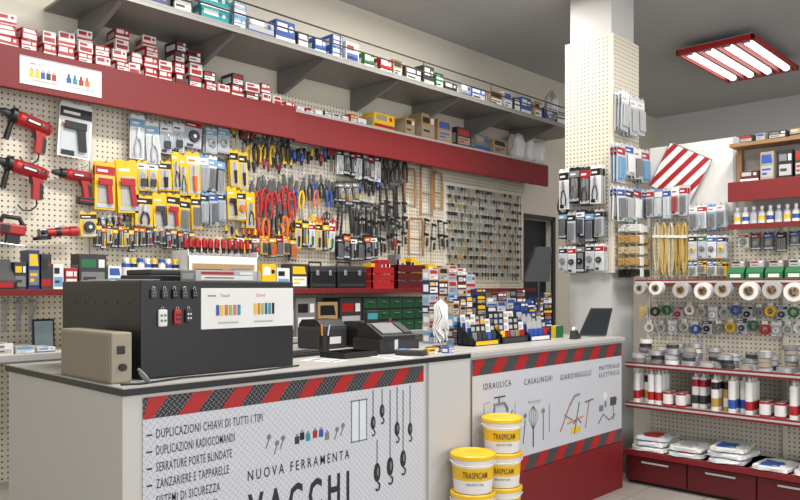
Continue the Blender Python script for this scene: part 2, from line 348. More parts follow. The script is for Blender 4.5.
hangY((76,214,94,240),YEL,BLACK,'round',DGREY,'small yellow pack with a dark fitting',1,group=G)
hangY((127,119,156,165),WHITE,LBLUE,'plier',LGREY,'white blister card with pale fittings',2,cols=2,group=G)
hangY((157,123,182,154),PLAST,WHITE,'lock',DGREY,'clear blister pack with a dark fitting',2,cols=2,group=G)
hangY((182,123,199,152),PLAST,BRED,'round',DGREY,'clear blister pack with a round fitting',1,group=G)
hangY((134,163,156,194),YEL,WHITE,('lock','round'),DGREY,'yellow card with a dark fitting',2,cols=2,group=G)
hangY((155,163,169,194),YEL,BLACK,'tool',BLACK,'yellow card with black handled tool',2,group=G)
hangY((168,153,184,196),YEL,YEL,'plier',BLACK,'yellow card with a slim black tool',2,cols=2,group=G)
hangY((183,151,197,196),YEL,WHITE,'tool',ORA,'yellow pack with an orange handled tool',2,group=G)
hangY((132,194,150,227),YEL,BLACK,'plier',DGREY,'yellow card with pliers',2,group=G)
hangY((149,192,177,231),YEL,YEL,'gun',DGREY,'yellow blister card with a grey tool',2,cols=2,group=G,alt=(YEL,BLACK,BRED))
hangY((177,198,199,233),YEL,BLACK,'bars',GREY,'yellow card with drill bits',2,cols=2,group=G)
hangY((197,156,223,194),LBLUE,WHITE,'bars',STEEL,'blue and white pack of drill bits',2,cols=3,group=G,alt=[(WHITE,LBLUE,DSTEEL),(DGREY,LBLUE,STEEL)])
hangY((197,192,223,226),LBLUE,BLACK,'bars',STEEL,'blue and dark pack of drill bits',2,cols=3,group=G,alt=(LGREY,BLUE,DSTEEL))
hangY((223,190,252,226),YEL,YEL,('gun','plier','round'),BLACK,'yellow blister card with a black tool',2,cols=3,group=G,alt=(YEL,BLACK,ORA))
hangY((203,128,226,154),PLAST,LBLUE,('wire','bars'),LGREY,'clear bag with curled cable clips',2,cols=2,group=G)
hangY((226,150,244,189),YEL,BLACK,'tool',BLACK,'yellow card with black handled screwdriver',2,cols=2,group=G)
hangY((93,226,137,250),DGREY,YEL,('tool','round'),BLACK,'small dark pack with a torch',2,cols=8,group=G,alt=[(BLACK,ORA,YEL),(YEL,BLACK,BLACK)])
hangY((137,229,192,248),DGREY,ORA,('tool','lock'),DGREY,'small dark pack with a slim torch',2,cols=9,group=G,alt=[(BLACK,GREY,BRED),(DGREY,YEL,BLACK)])
hangY((226,236,256,258),YEL,BLACK,'round',DGREY,'small yellow and black pack',2,cols=4,group=G,alt=[(DGREY,WHITE,BRED)])
hangY((258,236,294,258),YEL,ORA,('bars','tool'),BLACK,'small yellow and orange pack',2,cols=5,group=G,alt=[(DGREY,YEL,ORA),(BLACK,BRED,GREY)])
hangY((292,222,332,250),YEL,BLACK,('tool','plier'),BLACK,'small yellow pack with black tool',2,cols=6,group=G,alt=[(BLACK,YEL,YEL),(WHITE,BRED,GREEN)])
hangY((292,126,332,146),DGREY,WHITE,'bars',STEEL,'small dark pack of bits',2,cols=6,group=G,alt=[(YEL,BLACK,BLACK),(WHITE,BLUE,GREY)])
hangY((334,236,374,262),BLACK,DGREY,('bars','tool','round'),DSTEEL,'dark card with black steel parts',2,cols=6,group=G,alt=[(BLACK,ORA,DGREY),(DGREY,WHITE,BLACK)])
def pliers(c,L=.2):
    hd=MB().prism([(-.004,0),(.004,0),(.012,-L*.2),(.016,-L*.3),(0,-L*.36),(-.016,-L*.3),(-.012,-L*.2)],-.006,.006,DSTEEL).cyl((0,-.008,-L*.28),(0,.008,-L*.28),.006,DSTEEL,n=10)
    out=[('jaws',hd.build('jaws'))]
    for s in(-1,1):
        out.append(('handle',MB().tube([(-s*.005,0,-L*.3),(s*.012,0,-L*.42),(s*.022,0,-L*.6),(s*.02,0,-L*.8),(s*.014,0,-L)],[.006,.009,.0095,.009,.007],c,8).build('handle')))
    return out
def driver(c,c2=BLACK,L=.2):
    return [('shaft',MB().cyl((0,0,-L*.45),(0,0,-L),.0035,STEEL,n=8).build('shaft')),
            ('handle',MB().lathe([(0,0),(.011,-.002),(.015,-L*.1),(.014,-L*.3),(.009,-L*.38),(.012,-L*.44),(0,-L*.46)],c,n=10,ms=[c2,c,c,c2,c2,c2]).build('handle'))]
def hammer(c):
    return [('head',MB().box(-.05,-.014,-.014,.03,.014,.014,DSTEEL,.004).cyl((.03,0,0),(.055,0,0),.018,DSTEEL,n=12).build('head')),
            ('handle',MB().tube([(0,0,.01),(0,0,-.12),(0,0,-.26)],[.009,.011,.014],c,8).build('handle'))]
def scissors(c):
    m=MB(); m.prism([(-.002,0),(.008,-.1),(-.008,-.1)],-.003,.003,STEEL); out=[('blade',m.build('blade'))]
    for s in(-1,1): out.append(('grip',MB().tube([(s*.017+math.cos(a)*.014,0,-.135+math.sin(a)*.026) for a in [i*math.pi/5 for i in range(10)]],.0055,c,6,True).cyl((0,0,-.09),(s*.008,0,-.115),.005,c,n=6).build('grip')))
    return out
def clampt(c):
    return [('bar',MB().box(-.008,-.004,-.34,.008,.004,0,DSTEEL).build('bar')),('fixed_jaw',MB().prism([(-.008,0),(.07,-.01),(.07,-.03),(-.008,-.03)],-.008,.008,BLACK).build('jaw')),
            ('sliding_jaw',MB().prism([(-.012,-.16),(.07,-.17),(.07,-.19),(-.012,-.2)],-.01,.01,BLACK).build('jaw')),('screw_handle',MB().cyl((.055,0,-.14),(.055,0,-.30),.005,STEEL,n=8).cyl((.055,0,-.22),(.055,0,-.31),.014,c,n=10).build('grip'))]
PL={k:pliers(k) for k in (BRED,YEL,BLACK,ORA,BLUE)}
DR={k:driver(k) for k in (BRED,YEL,BLACK,ORA,BLUE,GREEN)}
SC={k:scissors(k) for k in (ORA,YEL,BLACK,BRED)}
CL={k:clampt(k) for k in (BLACK,BRED)}
HB=hammer(BLACK)
cn={BRED:'red',YEL:'yellow',BLACK:'black',ORA:'orange',BLUE:'blue',GREEN:'green'}
def tool(P,name,label,cat,px,py,s,grp):
    yy=R.choice((4.455,4.44)); s*=R.uniform(.88,1.12)
    x,z=onY(px,py,4.46); hook(x,4.5,z-.004,L=.6)
    thing(name,label,cat,P,(x,yy,z),0,grp,ry=R.uniform(-.12,.12),sc=(s,s,s))
def row(px0,px1,n,py,f,s,jit=4):
    for i in range(n):
        px=px0+(px1-px0)*i/max(1,n-1)+R.uniform(-1,1); f(px,py+R.uniform(-jit,jit),s)
def mk(T_,nm,cat,grp): return lambda cs:(lambda px,py,s:(lambda c:tool(T_[c],nm,cn[c]+' handled steel '+nm.replace('_',' ')+' hanging on the pegboard',cat,px,py,s,grp))(R.choice(cs)))
plf=mk(PL,'pliers','pliers','pliers on the pegboard'); drf=mk(DR,'screwdriver','screwdriver','screwdrivers on the pegboard'); scf=mk(SC,'scissors','scissors','scissors on the pegboard'); clf=mk(CL,'bar_clamp','clamp','clamps on the pegboard')
row(246,288,11,138,plf([YEL,YEL,BLACK,BLACK]),1.0)
row(230,290,12,160,drf([BLACK,YEL,BRED,BLACK]),.8)
row(252,288,8,178,plf([BRED,BRED,BRED,ORA]),1.5)
row(256,290,6,204,plf([BRED,ORA,BLACK]),1.2)
row(292,332,11,150,drf([BLACK,YEL,BLUE,BRED,BLACK]),1.05)
row(292,332,11,178,plf([YEL,BLACK,BLUE,ORA,BLACK]),1.0)
row(292,330,9,202,scf([ORA,YEL,BRED,BLACK]),1.15)
row(228,250,5,128,drf([BLACK,YEL,BRED]),.8)
row(225,288,12,228,drf([ORA,YEL,BRED,BLACK]),.75)
row(98,132,6,218,drf([BLACK,BRED]),.6)
hangY((334,152,378,180),WHITE,BLACK,('lock','bars'),STEEL,'white card with a steel padlock',2,cols=7,group='padlock cards on the pegboard',name='padlock_card',cat='padlock',alt=[(BLACK,GREY,DSTEEL),(BLACK,BRED,STEEL)])
hangY((334,182,356,206),DGREY,GREY,'lock',BRASS,'dark card with a brass padlock',2,cols=3,group='padlock cards on the pegboard',name='padlock_card',cat='padlock')
def mallet(px,py,s): tool(HB,'hammer','black handled hammer hanging on the pegboard','hammer',px,py,s,'hammers on the pegboard')
row(380,402,5,184,mallet,1.2); row(336,374,8,208,mallet,.8)
row(376,402,7,222,clf([BLACK,BLACK,BRED]),.8)
row(358,402,10,156,plf([BLACK]),1.25)
row(336,376,11,184,drf([BLACK,BLACK,BLUE]),1.0)
row(356,400,9,204,clf([BLACK]),.8)
def hacksaw(px0,py0,px1,py1):
    xc,z0,z1,w,h=rectY((px0,py0,px1,py1),4.46); hook(xc,4.5,z1-.006,L=.6)
    fr=MB().tube([(-w/2,0,-h),(-w/2,0,-.03),(-w/2+.02,0,-.006),(w/2-.02,0,-.006),(w/2,0,-.03),(w/2,0,-h)],.011,WOOD,8)
    thing('hand_saw','wooden framed saw hanging on the pegboard','saw',[('frame',fr),('blade',MB().box(-w/2,-.001,-h+.005,w/2,.001,-h+.02,STEEL)),('tension_bar',MB().cyl((-w/2,0,-h*.55),(w/2,0,-h*.55),.006,WOOD,n=8))],(xc,4.45,z1),0,'saws on the pegboard')
hacksaw(404,168,414,207); hacksaw(420,166,431,216); hacksaw(433,172,441,210); hacksaw(408,218,422,256)
row(426,442,4,222,clf([BLACK]),.75)
# key board
kb=onY(445,0,4.48)[0]; ke=onY(521,0,4.48)[0]
KBW=mat((.76,.72,.62),.5,var=.04)
thing('key_board','pale cream rail board carrying rows of key blanks','board',MB().box(kb,4.487,1.50,ke,4.498,2.42,KBW,.003))
def keym(bow,rnd,bl):
    m=MB()
    if rnd: m.cyl((0,-.0015,-.014),(0,.0015,-.014),.0145,bow,n=10)
    else: m.box(-.013,-.002,-.028,.013,.002,0,bow,.004)
    return m.box(-.0055,-.0012,-.062,.0055,.0012,-.026,bl).prism([(.004,-.035),(.009,-.04),(.004,-.045),(.010,-.05),(.004,-.056)],-.001,.001,bl).build('key_blank')
KS=mat((.36,.36,.35),.35,.4); KB=mat((.4,.3,.15),.4,.4); KD=mat((.10,.10,.10),.4,.3)
KM=[keym(KB,True,KB),keym(BLACK,False,KS),keym(KS,True,KS),keym(KD,False,KD)]
kl=['brass key blank hanging on the key board','black headed key blank hanging on the key board','nickel key blank hanging on the key board','dark steel key blank hanging on the key board']
nk=26
for j in range(11):
    z=2.40-j*.081
    thing('key_rail','thin steel rail with hooks for key blanks','rail',MB().box(kb+.02,4.466,z-.001,ke-.02,4.486,z+.003,LGREY),group='rails on the key board')
    for i in range(nk):
        q=R.choice((0,1,1,2,2,3)); x=kb+.04+(ke-kb-.08)*i/(nk-1)
        thing('key_blank',kl[q],'key',KM[q],(x,4.46,z),R.uniform(-.4,.4),'key blanks on the key board',ry=R.uniform(-.15,.15),sc=(1.3,1.6,1.2))
# ---- stock on the eye-level shelf
def onshelf(r,Y,z,c,a,l,style,label,name='carton',cat='box',group=None,d=.12):
    xa=onY(r[0],0,Y)[0]; xb=onY(r[2],0,Y)[0]; pc=(r[0]+r[2])/2; z1=onY(pc,r[1],Y)[1]
    thing(name,label,cat,carton_c(round(xb-xa-.004,3),d,round(max(.02,z1-z),3),c,a,l,style),((xa+xb)/2,Y+d/2,z),0,group)
GS='boxed stock on the eye-level shelf'
for r,c,a,l,st,lb in [((14,262,27,286),DGREY,YEL,GREY,0,'dark carton with yellow print'),
    ((28,250,40,286),DBLUE,YEL,GREY,2,'dark blue laser level box'),((41,254,52,286),DGREY,BRED,BLACK,1,'black device box'),((53,264,64,286),WHITE,BLACK,LBLUE,0,'white carton'),
    ((65,268,78,286),BRED,WHITE,WHITE,0,'red and white carton'),((79,254,107,280),DGREY,GREEN,GREY,0,'green and grey pack'),((108,266,122,280),WHITE,BLUE,LBLUE,2,'white and blue carton'),
    ((262,264,276,286),YEL,BLACK,WHITE,1,'yellow carton'),((277,268,290,286),WHITE,BLACK,LBLUE,0,'white carton with dark print'),((291,264,308,286),DGREY,YEL,WHITE,2,'dark carton')]:
    onshelf(r,4.12,SZ,c,a,l,st,lb+' standing on the wall shelf',group=GS)
thing('device_box','open dark charger with hinged lid on the wall shelf','charger',[('base',MB().box(-.07,0,0,.07,.14,.05,BLACK,.006)),('cradle',MB().prism([(0,.05),(.14,.05),(.14,.16),(.08,.16)],-.06,.06,DGREY,'yz')),('label_plate',MB().box(-.05,-.003,.012,.05,0,.04,BRED))],(onY(3,0,4.1)[0],4.1,SZ))
def spray(c,cap,h=.19,r=.026):
    return [('can',MB().lathe([(0,0),(r,.0),(r,h*.2),(r,h*.7),(r,h*.82),(r*.75,h*.87),(0,h*.87)],c,n=16,ms=[STEEL,c,WHITE,c,STEEL,STEEL]).build('can')),('cap',MB().lathe([(r*.72,h*.86),(r*.72,h*.97),(r*.6,h),(0,h)],cap,n=14).build('cap'))]
SP=[(spray(BLUE,WHITE),'blue'),(spray(YEL,BRED),'yellow'),(spray(BLACK,YEL),'black'),(spray(BRED,BLACK),'red'),(spray(WHITE,BLUE),'white'),(spray(DGREY,BLACK),'dark grey')]
for i,px in enumerate(range(126,182,7)):
    x=onY(px,0,4.25)[0]; P,n_=SP[(i*2)%6]; thing('spray_can',n_+' aerosol can standing on the wall shelf','spray can',P,(x,4.25,SZ),0,'aerosol cans on the wall shelf')
xa=onY(188,0,4.12)[0]; xb=onY(258,0,4.12)[0]; cw=xb-xa; cx=(xa+xb)/2
cz=onY(222,251,4.12)[1]-SZ
cr=MB().box(-cw/2,0,0,cw/2,.2,.008,WHITE).box(-cw/2,0,0,cw/2,.008,cz*.86,WHITE,.002).box(-cw/2,.192,0,cw/2,.2,cz,WHITE,.002).box(-cw/2,0,0,-cw/2+.008,.2,cz,WHITE,.002).box(cw/2-.008,0,0,cw/2,.2,cz,WHITE,.002)
cr.box(-cw/2+.03,-.0015,cz*.2,cw/2-.03,0,cz*.66,KRAFT).box(-cw/2+.05,-.002,cz*.34,-.02,-.0015,cz*.52,BLACK).box(.05,-.002,cz*.3,cw/2-.06,-.0015,cz*.55,GREY)
cr.box(-cw/2,.095,0,cw/2,.1,cz*.8,WHITE)
thing('display_tray','white box tray with brown printed label standing on the wall shelf','tray',cr,(cx,4.12,SZ))
DH=driver(BRED,BLACK,.2)
for i in range(20):
    thing('screwdriver','red handled screwdriver standing in the white tray','screwdriver',DH,(xa+.04+i*(cw-.08)/19,4.155+.1*(i%2),SZ+cz+.08),0,'screwdrivers in the white tray',ry=R.uniform(-.06,.06))
def toolbox(px0,px1,pt,c,lid,label):
    Y=4.1; xa=onY(px0,0,Y)[0]; xb=onY(px1,0,Y)[0]; w=xb-xa; h=onY((px0+px1)/2,pt,Y)[1]-SZ
    thing('toolbox',label,'toolbox',[('body',MB().box(-w/2,0,0,w/2,.2,h*.6,c,.006).box(-w*.45,-.003,h*.1,w*.45,0,h*.2,lid)),('lid',MB().box(-w/2-.004,-.004,h*.6,w/2+.004,.204,h*.85,lid,.008)),
       ('handle',MB().tube([(-w*.25,.1,h*.84),(-w*.22,.1,h),(w*.22,.1,h),(w*.25,.1,h*.84)],.008,BLACK,8)),('latch',MB().box(-w*.3,-.008,h*.5,-w*.2,-.003,h*.7,STEEL,.002)),('latch',MB().box(w*.2,-.008,h*.5,w*.3,-.003,h*.7,STEEL,.002))],((xa+xb)/2,Y,SZ))
toolbox(311,336,262,BLACK,DGREY,'black plastic toolbox on the wall shelf'); toolbox(338,366,262,BLACK,DGREY,'dark toolbox with steel latches on the wall shelf')
def crate(px0,px1,pt,c,label):
    Y=4.1; xa=onY(px0,0,Y)[0]; xb=onY(px1,0,Y)[0]; w=xb-xa; h=onY((px0+px1)/2,pt,Y)[1]-SZ
    m=MB().box(-w/2,0,0,w/2,.22,.008,c)
    for k in range(3):
        z=.008+k*h/4; m.box(-w/2,0,z,w/2,.006,z+h/4-.008,c); m.box(-w/2,.214,z,w/2,.22,z+h/4-.008,c); m.box(-w/2,0,z,-w/2+.006,.22,z+h/4-.008,c); m.box(w/2-.006,0,z,w/2,.22,z+h/4-.008,c)
    for s in(-1,1):
        for y in(0,.21): m.box(s*w/2-(.012 if s>0 else 0),y,0,s*w/2+(0 if s>0 else .012),y+.01,h*.75,c)
    thing('plastic_crate',label,'crate',m,((xa+xb)/2,Y,SZ))
    n=5
    for i in range(n):
        c2=R.choice([YEL,BLACK,WHITE,GREY,BRED]); ww=(w-.04)/n
        thing('carton','small boxed hardware item inside the crate','box',carton_c(round(ww*.9,3),.1,round(h*R.uniform(.8,1.05),3),c2,R.choice([BRED,BLUE,BLACK]),WHITE,0),((xa+xb)/2-w/2+.02+(i+.5)*ww,Y+.08,SZ+.01),0,'boxed items inside the red crates')
crate(372,395,260,BRED,'red plastic crate of small goods on the wall shelf'); crate(397,425,257,DRED,'dark red plastic crate of small goods on the wall shelf')
for k,(a,b,t,c) in enumerate(((428,436,264,YEL),(437,446,270,DGREY),(447,458,266,BRED),(459,468,272,WHITE))): onshelf((a,t,b,286),4.12,SZ,c,BLACK,WHITE,1,'small %s carton on the wall shelf'%('yellow','dark','red','white')[k],group=GS)
for r,c,a,l,st,lb in [((-10,344,14,0),WHITE,GREY,LGREY,0,'white carton'),((15,346,36,0),LGREY,LBLUE,WHITE,2,'pale carton'),((37,347,56,0),WHITE,BLUE,LBLUE,1,'white carton with blue print'),
   ((296,298,316,0),GREY,BLACK,WHITE,0,'grey carton'),((318,302,338,0),KRAFT,BLACK,BEIGE,2,'brown carton'),((340,298,362,0),DGREY,BRED,LGREY,0,'dark carton')]:
    Y=4.1; xa=onY(r[0],0,Y)[0]; xb=onY(r[2],0,Y)[0]; z1=onY((r[0]+r[2])/2,r[1],Y)[1]
    thing('carton',lb+' on the lower wall shelf','box',carton_c(round(xb-xa-.006,3),.2,round(z1-1.10,3),c,a,l,st),((xa+xb)/2,Y+.1,1.10),0,'boxed stock on the lower wall shelf')
xa,za=onY(47,325,4.3)
thing('photo_frame','small dark framed panel propped on the lower shelf','frame',[('frame',MB().box(-.06,0,0,.06,.012,.17,BLACK,.003)),('glass',MB().box(-.05,-.001,.012,.05,0,.158,mat((.35,.45,.5),.1)))],(xa,4.34,1.10),0,None,rx=-.08)
for px in (6,20,33):
    x,z=onY(px,300,4.46); hook(x,4.5,z); thing('steel_bracket','white steel shelf bracket hanging below the shelf','bracket',MB().box(-.012,-.003,-.18,.012,.0,0,LGREY).box(-.012,-.1,-.012,.012,0,-.006,LGREY).prism([(-.09,-.012),(0,-.12),(0,-.1),(-.075,-.012)],-.002,.002,LGREY,'yz'),(x,4.49,z-.003),0,'hanging steel brackets')
xa=onY(364,0,4.1)[0]; xb=onY(426,0,4.1)[0]; w=xb-xa
GD=mat((.012,.08,.035),.5)
ps=[('body',MB().box(0,.01,0,w,.3,.27,DGREY,.004))]
for j in range(3):
    for i in range(5):
        x=i*w/5; z=.01+j*.087
        ps.append(('drawer',MB().box(x+.006,0,z,x+w/5-.006,.012,z+.072,GD,.003).box(x+w/10-.02,-.012,z+.045,x+w/10+.02,0,z+.052,GREY,.002)))
thing('drawer_organiser','dark green small-parts drawer organiser on the lower wall shelf','drawer organiser',ps,(xa,4.1,1.10))
a=onY(20,0,4.27)[0]; b=onY(102,0,4.27)[0]; w=b-a; h=.155
m=MB().box(0,-.004,0,w,0,h,WHITE,.001).box(0,-.005,h-.008,w,-.004,h,LGREY).text('Safety card',.05,h*.74,.011,-.0052,DGREY)
for i,c in enumerate((YEL,YEL,BLUE,DGREY,BRED)): m.box(.05+i*.03,-.006,.045,.073+i*.03,-.004,.08,c,.002); m.tube([(.054+i*.03,-.005,.08),(.061+i*.03,-.005,.095),(.069+i*.03,-.005,.08)],.0022,GREY,5)
for i,c in enumerate((BLUE,TEAL,BRED,ORA)): m.box(.25+i*.035,-.006,.05,.277+i*.035,-.004,.08,c,.002); m.cyl((.263+i*.035,-.005,.08),(.263+i*.035,-.005,.1),.006,c,n=8)
m.box(.27,-.0052,.025,w-.04,-.004,.033,LGREY); m.box(.06,-.0052,.025,.2,-.004,.033,LGREY)
thing('sign','white printed sign with coloured padlocks on the red fascia','sign',m,(a,4.279,2.56))
# ---- boxes on the fascia shelf
BZ=2.756
sizes=[(.1,.075),(.085,.065),(.11,.06),(.09,.08),(.07,.07)]
x=onY(-6,0,4.34)[0]; xe=onY(280,0,4.34)[0]
while x<xe:
    w,h=R.choice(sizes); n=R.choice((2,3,3,4)); 
    if x>2.7: n=R.choice((1,2,2,3))
    z=BZ
    for j in range(n):
        c,a,l=R.choice([(BRED,WHITE,WHITE)]*4+[(WHITE,BRED,BRED)]*4+[(RED,BLACK,WHITE),(DGREY,BRED,WHITE)])
        thing('carton','small red and white hardware carton stacked on the fascia shelf','box',carton_c(w,.14,h,c,a,l,R.choice((0,0,1,2))),(x+w/2+R.uniform(-.008,.008),4.40,z),R.uniform(-.12,.12),'red and white cartons on the fascia shelf'); z+=h+.001
    x+=w+R.choice((.014,.018,.03))
x=onY(286,0,4.34)[0]; xe=onY(368,0,4.34)[0]
while x<xe:
    w=R.choice((.05,.07,.09)); h=R.choice((.04,.05,.07)); c=R.choice([BRED,BRED,WHITE,BLUE,DGREY,LGREY])
    thing('carton','small carton on the fascia shelf','box',carton_c(w,.13,h,c,R.choice([WHITE,BLACK,YEL]),WHITE,R.choice((0,1,2))),(x+w/2,4.41,BZ),R.uniform(-.1,.1),'small cartons on the fascia shelf'); x+=w+.018
for r,c,a,lb in [((373,114,396,0),YEL,BRED,'yellow carton'),((404,118,416,0),KRAFT,BLACK,'brown carton'),((420,114,436,0),KRAFT,BLACK,'brown cardboard carton'),((437,120,453,0),KRAFT,BLUE,'brown carton'),((456,128,472,0),DGREY,BRED,'dark carton'),((474,135,490,0),GREY,BLUE,'grey carton'),((492,140,508,0),KRAFT,BLACK,'brown carton')]:
    Y=4.34; xa=onY(r[0],0,Y)[0]; xb=onY(r[2],0,Y)[0]; z1=onY((r[0]+r[2])/2,r[1],Y)[1]
    thing('carton',lb+' on the fascia shelf','box',carton_c(round(xb-xa-.03,3),.14,round(z1-BZ,3),c,a,BEIGE,R.choice((0,1,2))),((xa+xb)/2,Y+.07,BZ),R.uniform(-.05,.05),'larger cartons on the fascia shelf')
for i,px in enumerate((520,531,542)):
    x=onY(px,0,4.36)[0]; hh=(.12,.13,.11)[i]; m=MB().ell((0,0,hh),(.085,.07,hh),WHITE,.5,24,18,crump=.05,fq=32,seed=i*5).ell((.02,-.01,hh*1.7),(.06,.05,.05),WHITE,.7,18,12,crump=.04,fq=40,seed=i*9+2)
    thing('plastic_bag','bundle of white crumpled plastic bags on the fascia shelf','bag',m,(x,4.41,BZ+.002),.3*i,'white bag bundles on the fascia shelf')
# ---- stock on the upper shelf
x=2.1
pal=[(GREEN,WHITE),(BLUE,WHITE),(LBLUE,WHITE),(BRED,WHITE),(DBLUE,YEL),(WHITE,BRED),(KRAFT,BLACK),(LGREY,BLUE),(DGREY,WHITE),(TEAL,WHITE),(BLACK,BRED)]
while x<6.6:
    w=R.choice((.1,.13,.16,.2)); h=R.choice((.09,.12,.16)); c,a=R.choice(pal)
    n=R.choice((1,2,2)) if h<.1 else 1
    if x>4.1: h=R.choice((.09,.12,.17,.14)); n=1
    for j in range(n):
        thing('carton','assorted %s carton on the high grey shelf'%('stacked' if n>1 else 'single'),'box',carton_c(w,.24,h,c,a,WHITE if c is not WHITE else BLUE,R.choice((0,1,2))),(x+w/2,4.17,US+j*(h+.001)),R.uniform(-.05,.05),'cartons on the high shelf')
    x+=w+R.choice((.02,.02,.03,.06))
m=MB()
for k in range(4): m.tube([(math.cos(q)*(.075+.008*k),-.012*k,.12+math.sin(q)*(.12+.01*k)) for q in [i*math.pi/10 for i in range(20)]],.008,STEEL,6,True)
m.cyl((0,0,.22),(0,0,.30),.004,STEEL)
x,z=onY(549,100,4.05)
thing('hose_coil','coiled chrome shower hose on the high shelf','hose',m,(x,4.05,US+.035))
# ---------------- SERVICE COUNTERS
CT=1.09
TREAD=treadmat('white_tread',(.60,.61,.65),(.44,.46,.51),.02,.14)
BTREAD=treadmat('black_tread',(.010,.010,.012),(.16,.16,.17),.016,.15)
INK=mat((.02,.02,.024),.5); INK2=mat((.07,.07,.08),.5)
def stripes(m,x0,x1,z0,z1,y,step=.19,sl=.07,wd=.085):
    m.box(x0,y-.001,z0,x1,y,z1,BTREAD)
    x=x0-.05
    while x<x1:
        a=[(x,z0),(x+wd,z0),(x+wd+sl,z1),(x+sl,z1)]
        cl=[(min(max(p,x0),x1),q) for p,q in a]
        if cl[1][0]-cl[0][0]>.003 or cl[2][0]-cl[3][0]>.003: m.prism(cl,y-.0016,y-.001,BRED)
        x+=step
CY=2.54; X0=1.225; X1=3.2
CWH=mat((.58,.56,.51),.5,var=.06,scale=2)
thing('service_counter','long white counter with a dark edged worktop and printed banner','counter',[
  ('body',MB().box(X0,CY+.012,.0,X1-.002,3.7,CT-.03,CWH,.003).box(2.86,CY-.004,0,X1-.002,CY+.012,CT-.03,mat((.54,.54,.54),.5,var=.05),.002)),
  ('worktop',MB().box(X0-.012,CY-.012,CT-.03,X1-.002,3.71,CT-.005,BLACK,.003).box(X0-.008,CY-.008,CT-.005,X1-.003,3.705,CT,mat((.50,.49,.47),.35,var=.15,scale=40)),'dark edged grey laminate worktop')])
bn=MB(); bx0=1.30; bx1=2.83
bn.box(bx0,-.002,.10,bx1,0,1.045,TREAD)
stripes(bn,bx0,bx1,.965,1.045,-.002); stripes(bn,bx0,bx1,.10,.18,-.002)
y=-.0035
lines=['DUPLICAZIONI CHIAVI DI TUTTI I TIPI','DUPLICAZIONI RADIOCOMANDI','SERRATURE PORTE BLINDATE','ZANZARIERE E TAPPARELLE','SISTEMI DI SICUREZZA','MATERIALI ELETTRICI','VERNICI E SMALTI']
for i,l in enumerate(lines):
    z=.890-i*.062; bn.box(1.314,y,z+.012,1.336,-.002,z+.018,INK); bn.text(l,1.352,z,.034,y,INK,w=len(l)*.0136,bold=.002,sp=1.12)
bn.text('NUOVA FERRAMENTA',1.755,.655,.042,y,INK,w=.56,bold=.006,sp=1.5); bn.text('VACCHI',1.755,.465,.13,y,INK,w=.56,bold=.028,sp=1.5)
bn.box(1.765,y,.425,2.285,-.002,.43,INK)
wx0,wz1=onY(352,401,CY); wx1,wz0=onY(368,440,CY)
for a_,b_,c_,d_ in [(wx0,wz0,wx0+.006,wz1),(wx1-.006,wz0,wx1,wz1),(wx0,wz0,wx1,wz0+.006),(wx0,wz1-.006,wx1,wz1),((wx0+wx1)/2-.003,wz0,(wx0+wx1)/2+.003,wz1)]: bn.box(a_,y,b_,c_,-.002,d_,GREY)
bn.box(wx0+.006,-.0025,wz0+.006,wx1-.006,-.002,wz1-.006,mat((.72,.76,.8),.3))
for px,py,c in ((298,440,DGREY),(303,436,BLACK),(309,437,TEAL),(316,434,BRED),(322,433,BLUE),(328,436,GREY)):
    x,z=onY(px,py,CY); bn.box(x-.012,y,z-.018,x+.012,-.002,z+.014,c,.0); bn.tube([(x-.006,y,z+.014),(x,y,z+.026),(x+.006,y,z+.014)],.002,GREY,5)
for px,py in ((270,440),(278,446),(284,441),(338,432),(344,428)):
    x,z=onY(px,py,CY); bn.cyl((x,-.002,z+.012),(x,y,z+.012),.011,GREY,n=12); bn.prism([(x-.003,z+.004),(x+.003,z+.004),(x-.012,z-.034),(x-.018,z-.034)],y,-.002,GREY)
# pulley blocks with hooks on cords
for px,pt,pb,s in ((374,386,424,1),(383,383,412,1),(391,390,468,1.4),(398,381,430,1.1),(404,390,460,1.3),(411,380,430,1),(378,440,474,1.4)):
    x,zt=onY(px,pt,CY); zb=onY(px,pb,CY)[1]; zt=min(zt,.955); s*=1.1
    bn.box(x-.0022,y,zb,x+.0022,-.002,zt,INK)
    oval=lambda cx_,cz_,a_,b_:[(cx_+a_*math.cos(k*math.pi/8),cz_+b_*math.sin(k*math.pi/8)) for k in range(16)]
    bn.prism(oval(x,zb+.004*s,.0145*s,.030*s),y-.0003,-.002,INK); bn.prism(oval(x+.003*s,zb+.006*s,.004*s,.014*s),y-.0006,y-.0003,GREY)
    bn.tube([(x+.002*s+math.cos(q)*.009*s,y,zb-.040*s+math.sin(q)*.012*s) for q in [math.pi/2-i*math.pi/6 for i in range(9)]],.003*s,INK,5)
thing('banner','printed counter banner with tread-plate pattern and shop lettering','banner',bn,(0,CY+.009,0))
thing('service_counter','white counter with red plinth, pale worktop and printed banner','counter',[
  ('body',MB().box(X1+.002,CY+.02,.34,4.98,3.25,CT-.03,CWH,.003)),
  ('plinth',MB().box(X1+.002,CY+.002,0,4.98,3.2,.338,RED,.003),'dark red plinth'),
  ('worktop',MB().box(X1+.002,CY-.012,CT-.03,4.99,3.26,CT-.004,LGREY,.003).box(X1+.004,CY-.008,CT-.004,4.985,3.255,CT,mat((.5,.49,.46),.35,var=.1,scale=30)),'pale worktop')])
bn=MB(); bx0=3.235; bx1=4.97
bn.box(bx0,-.002,.342,bx1,0,1.045,TREAD); stripes(bn,bx0,bx1,.955,1.045,-.002,step=.22,wd=.1); stripes(bn,bx0,bx1,.342,.43,-.002,step=.22,wd=.1)
def btxt(t,p0,p1,py,cap):
    xa,_=onY(p0,0,CY); xb=onY(p1,0,CY)[0]; z=onY((p0+p1)/2,py,CY)[1]; bn.text(t,xa,z,cap,y,INK,w=xb-xa,bold=.001,sp=1.3)
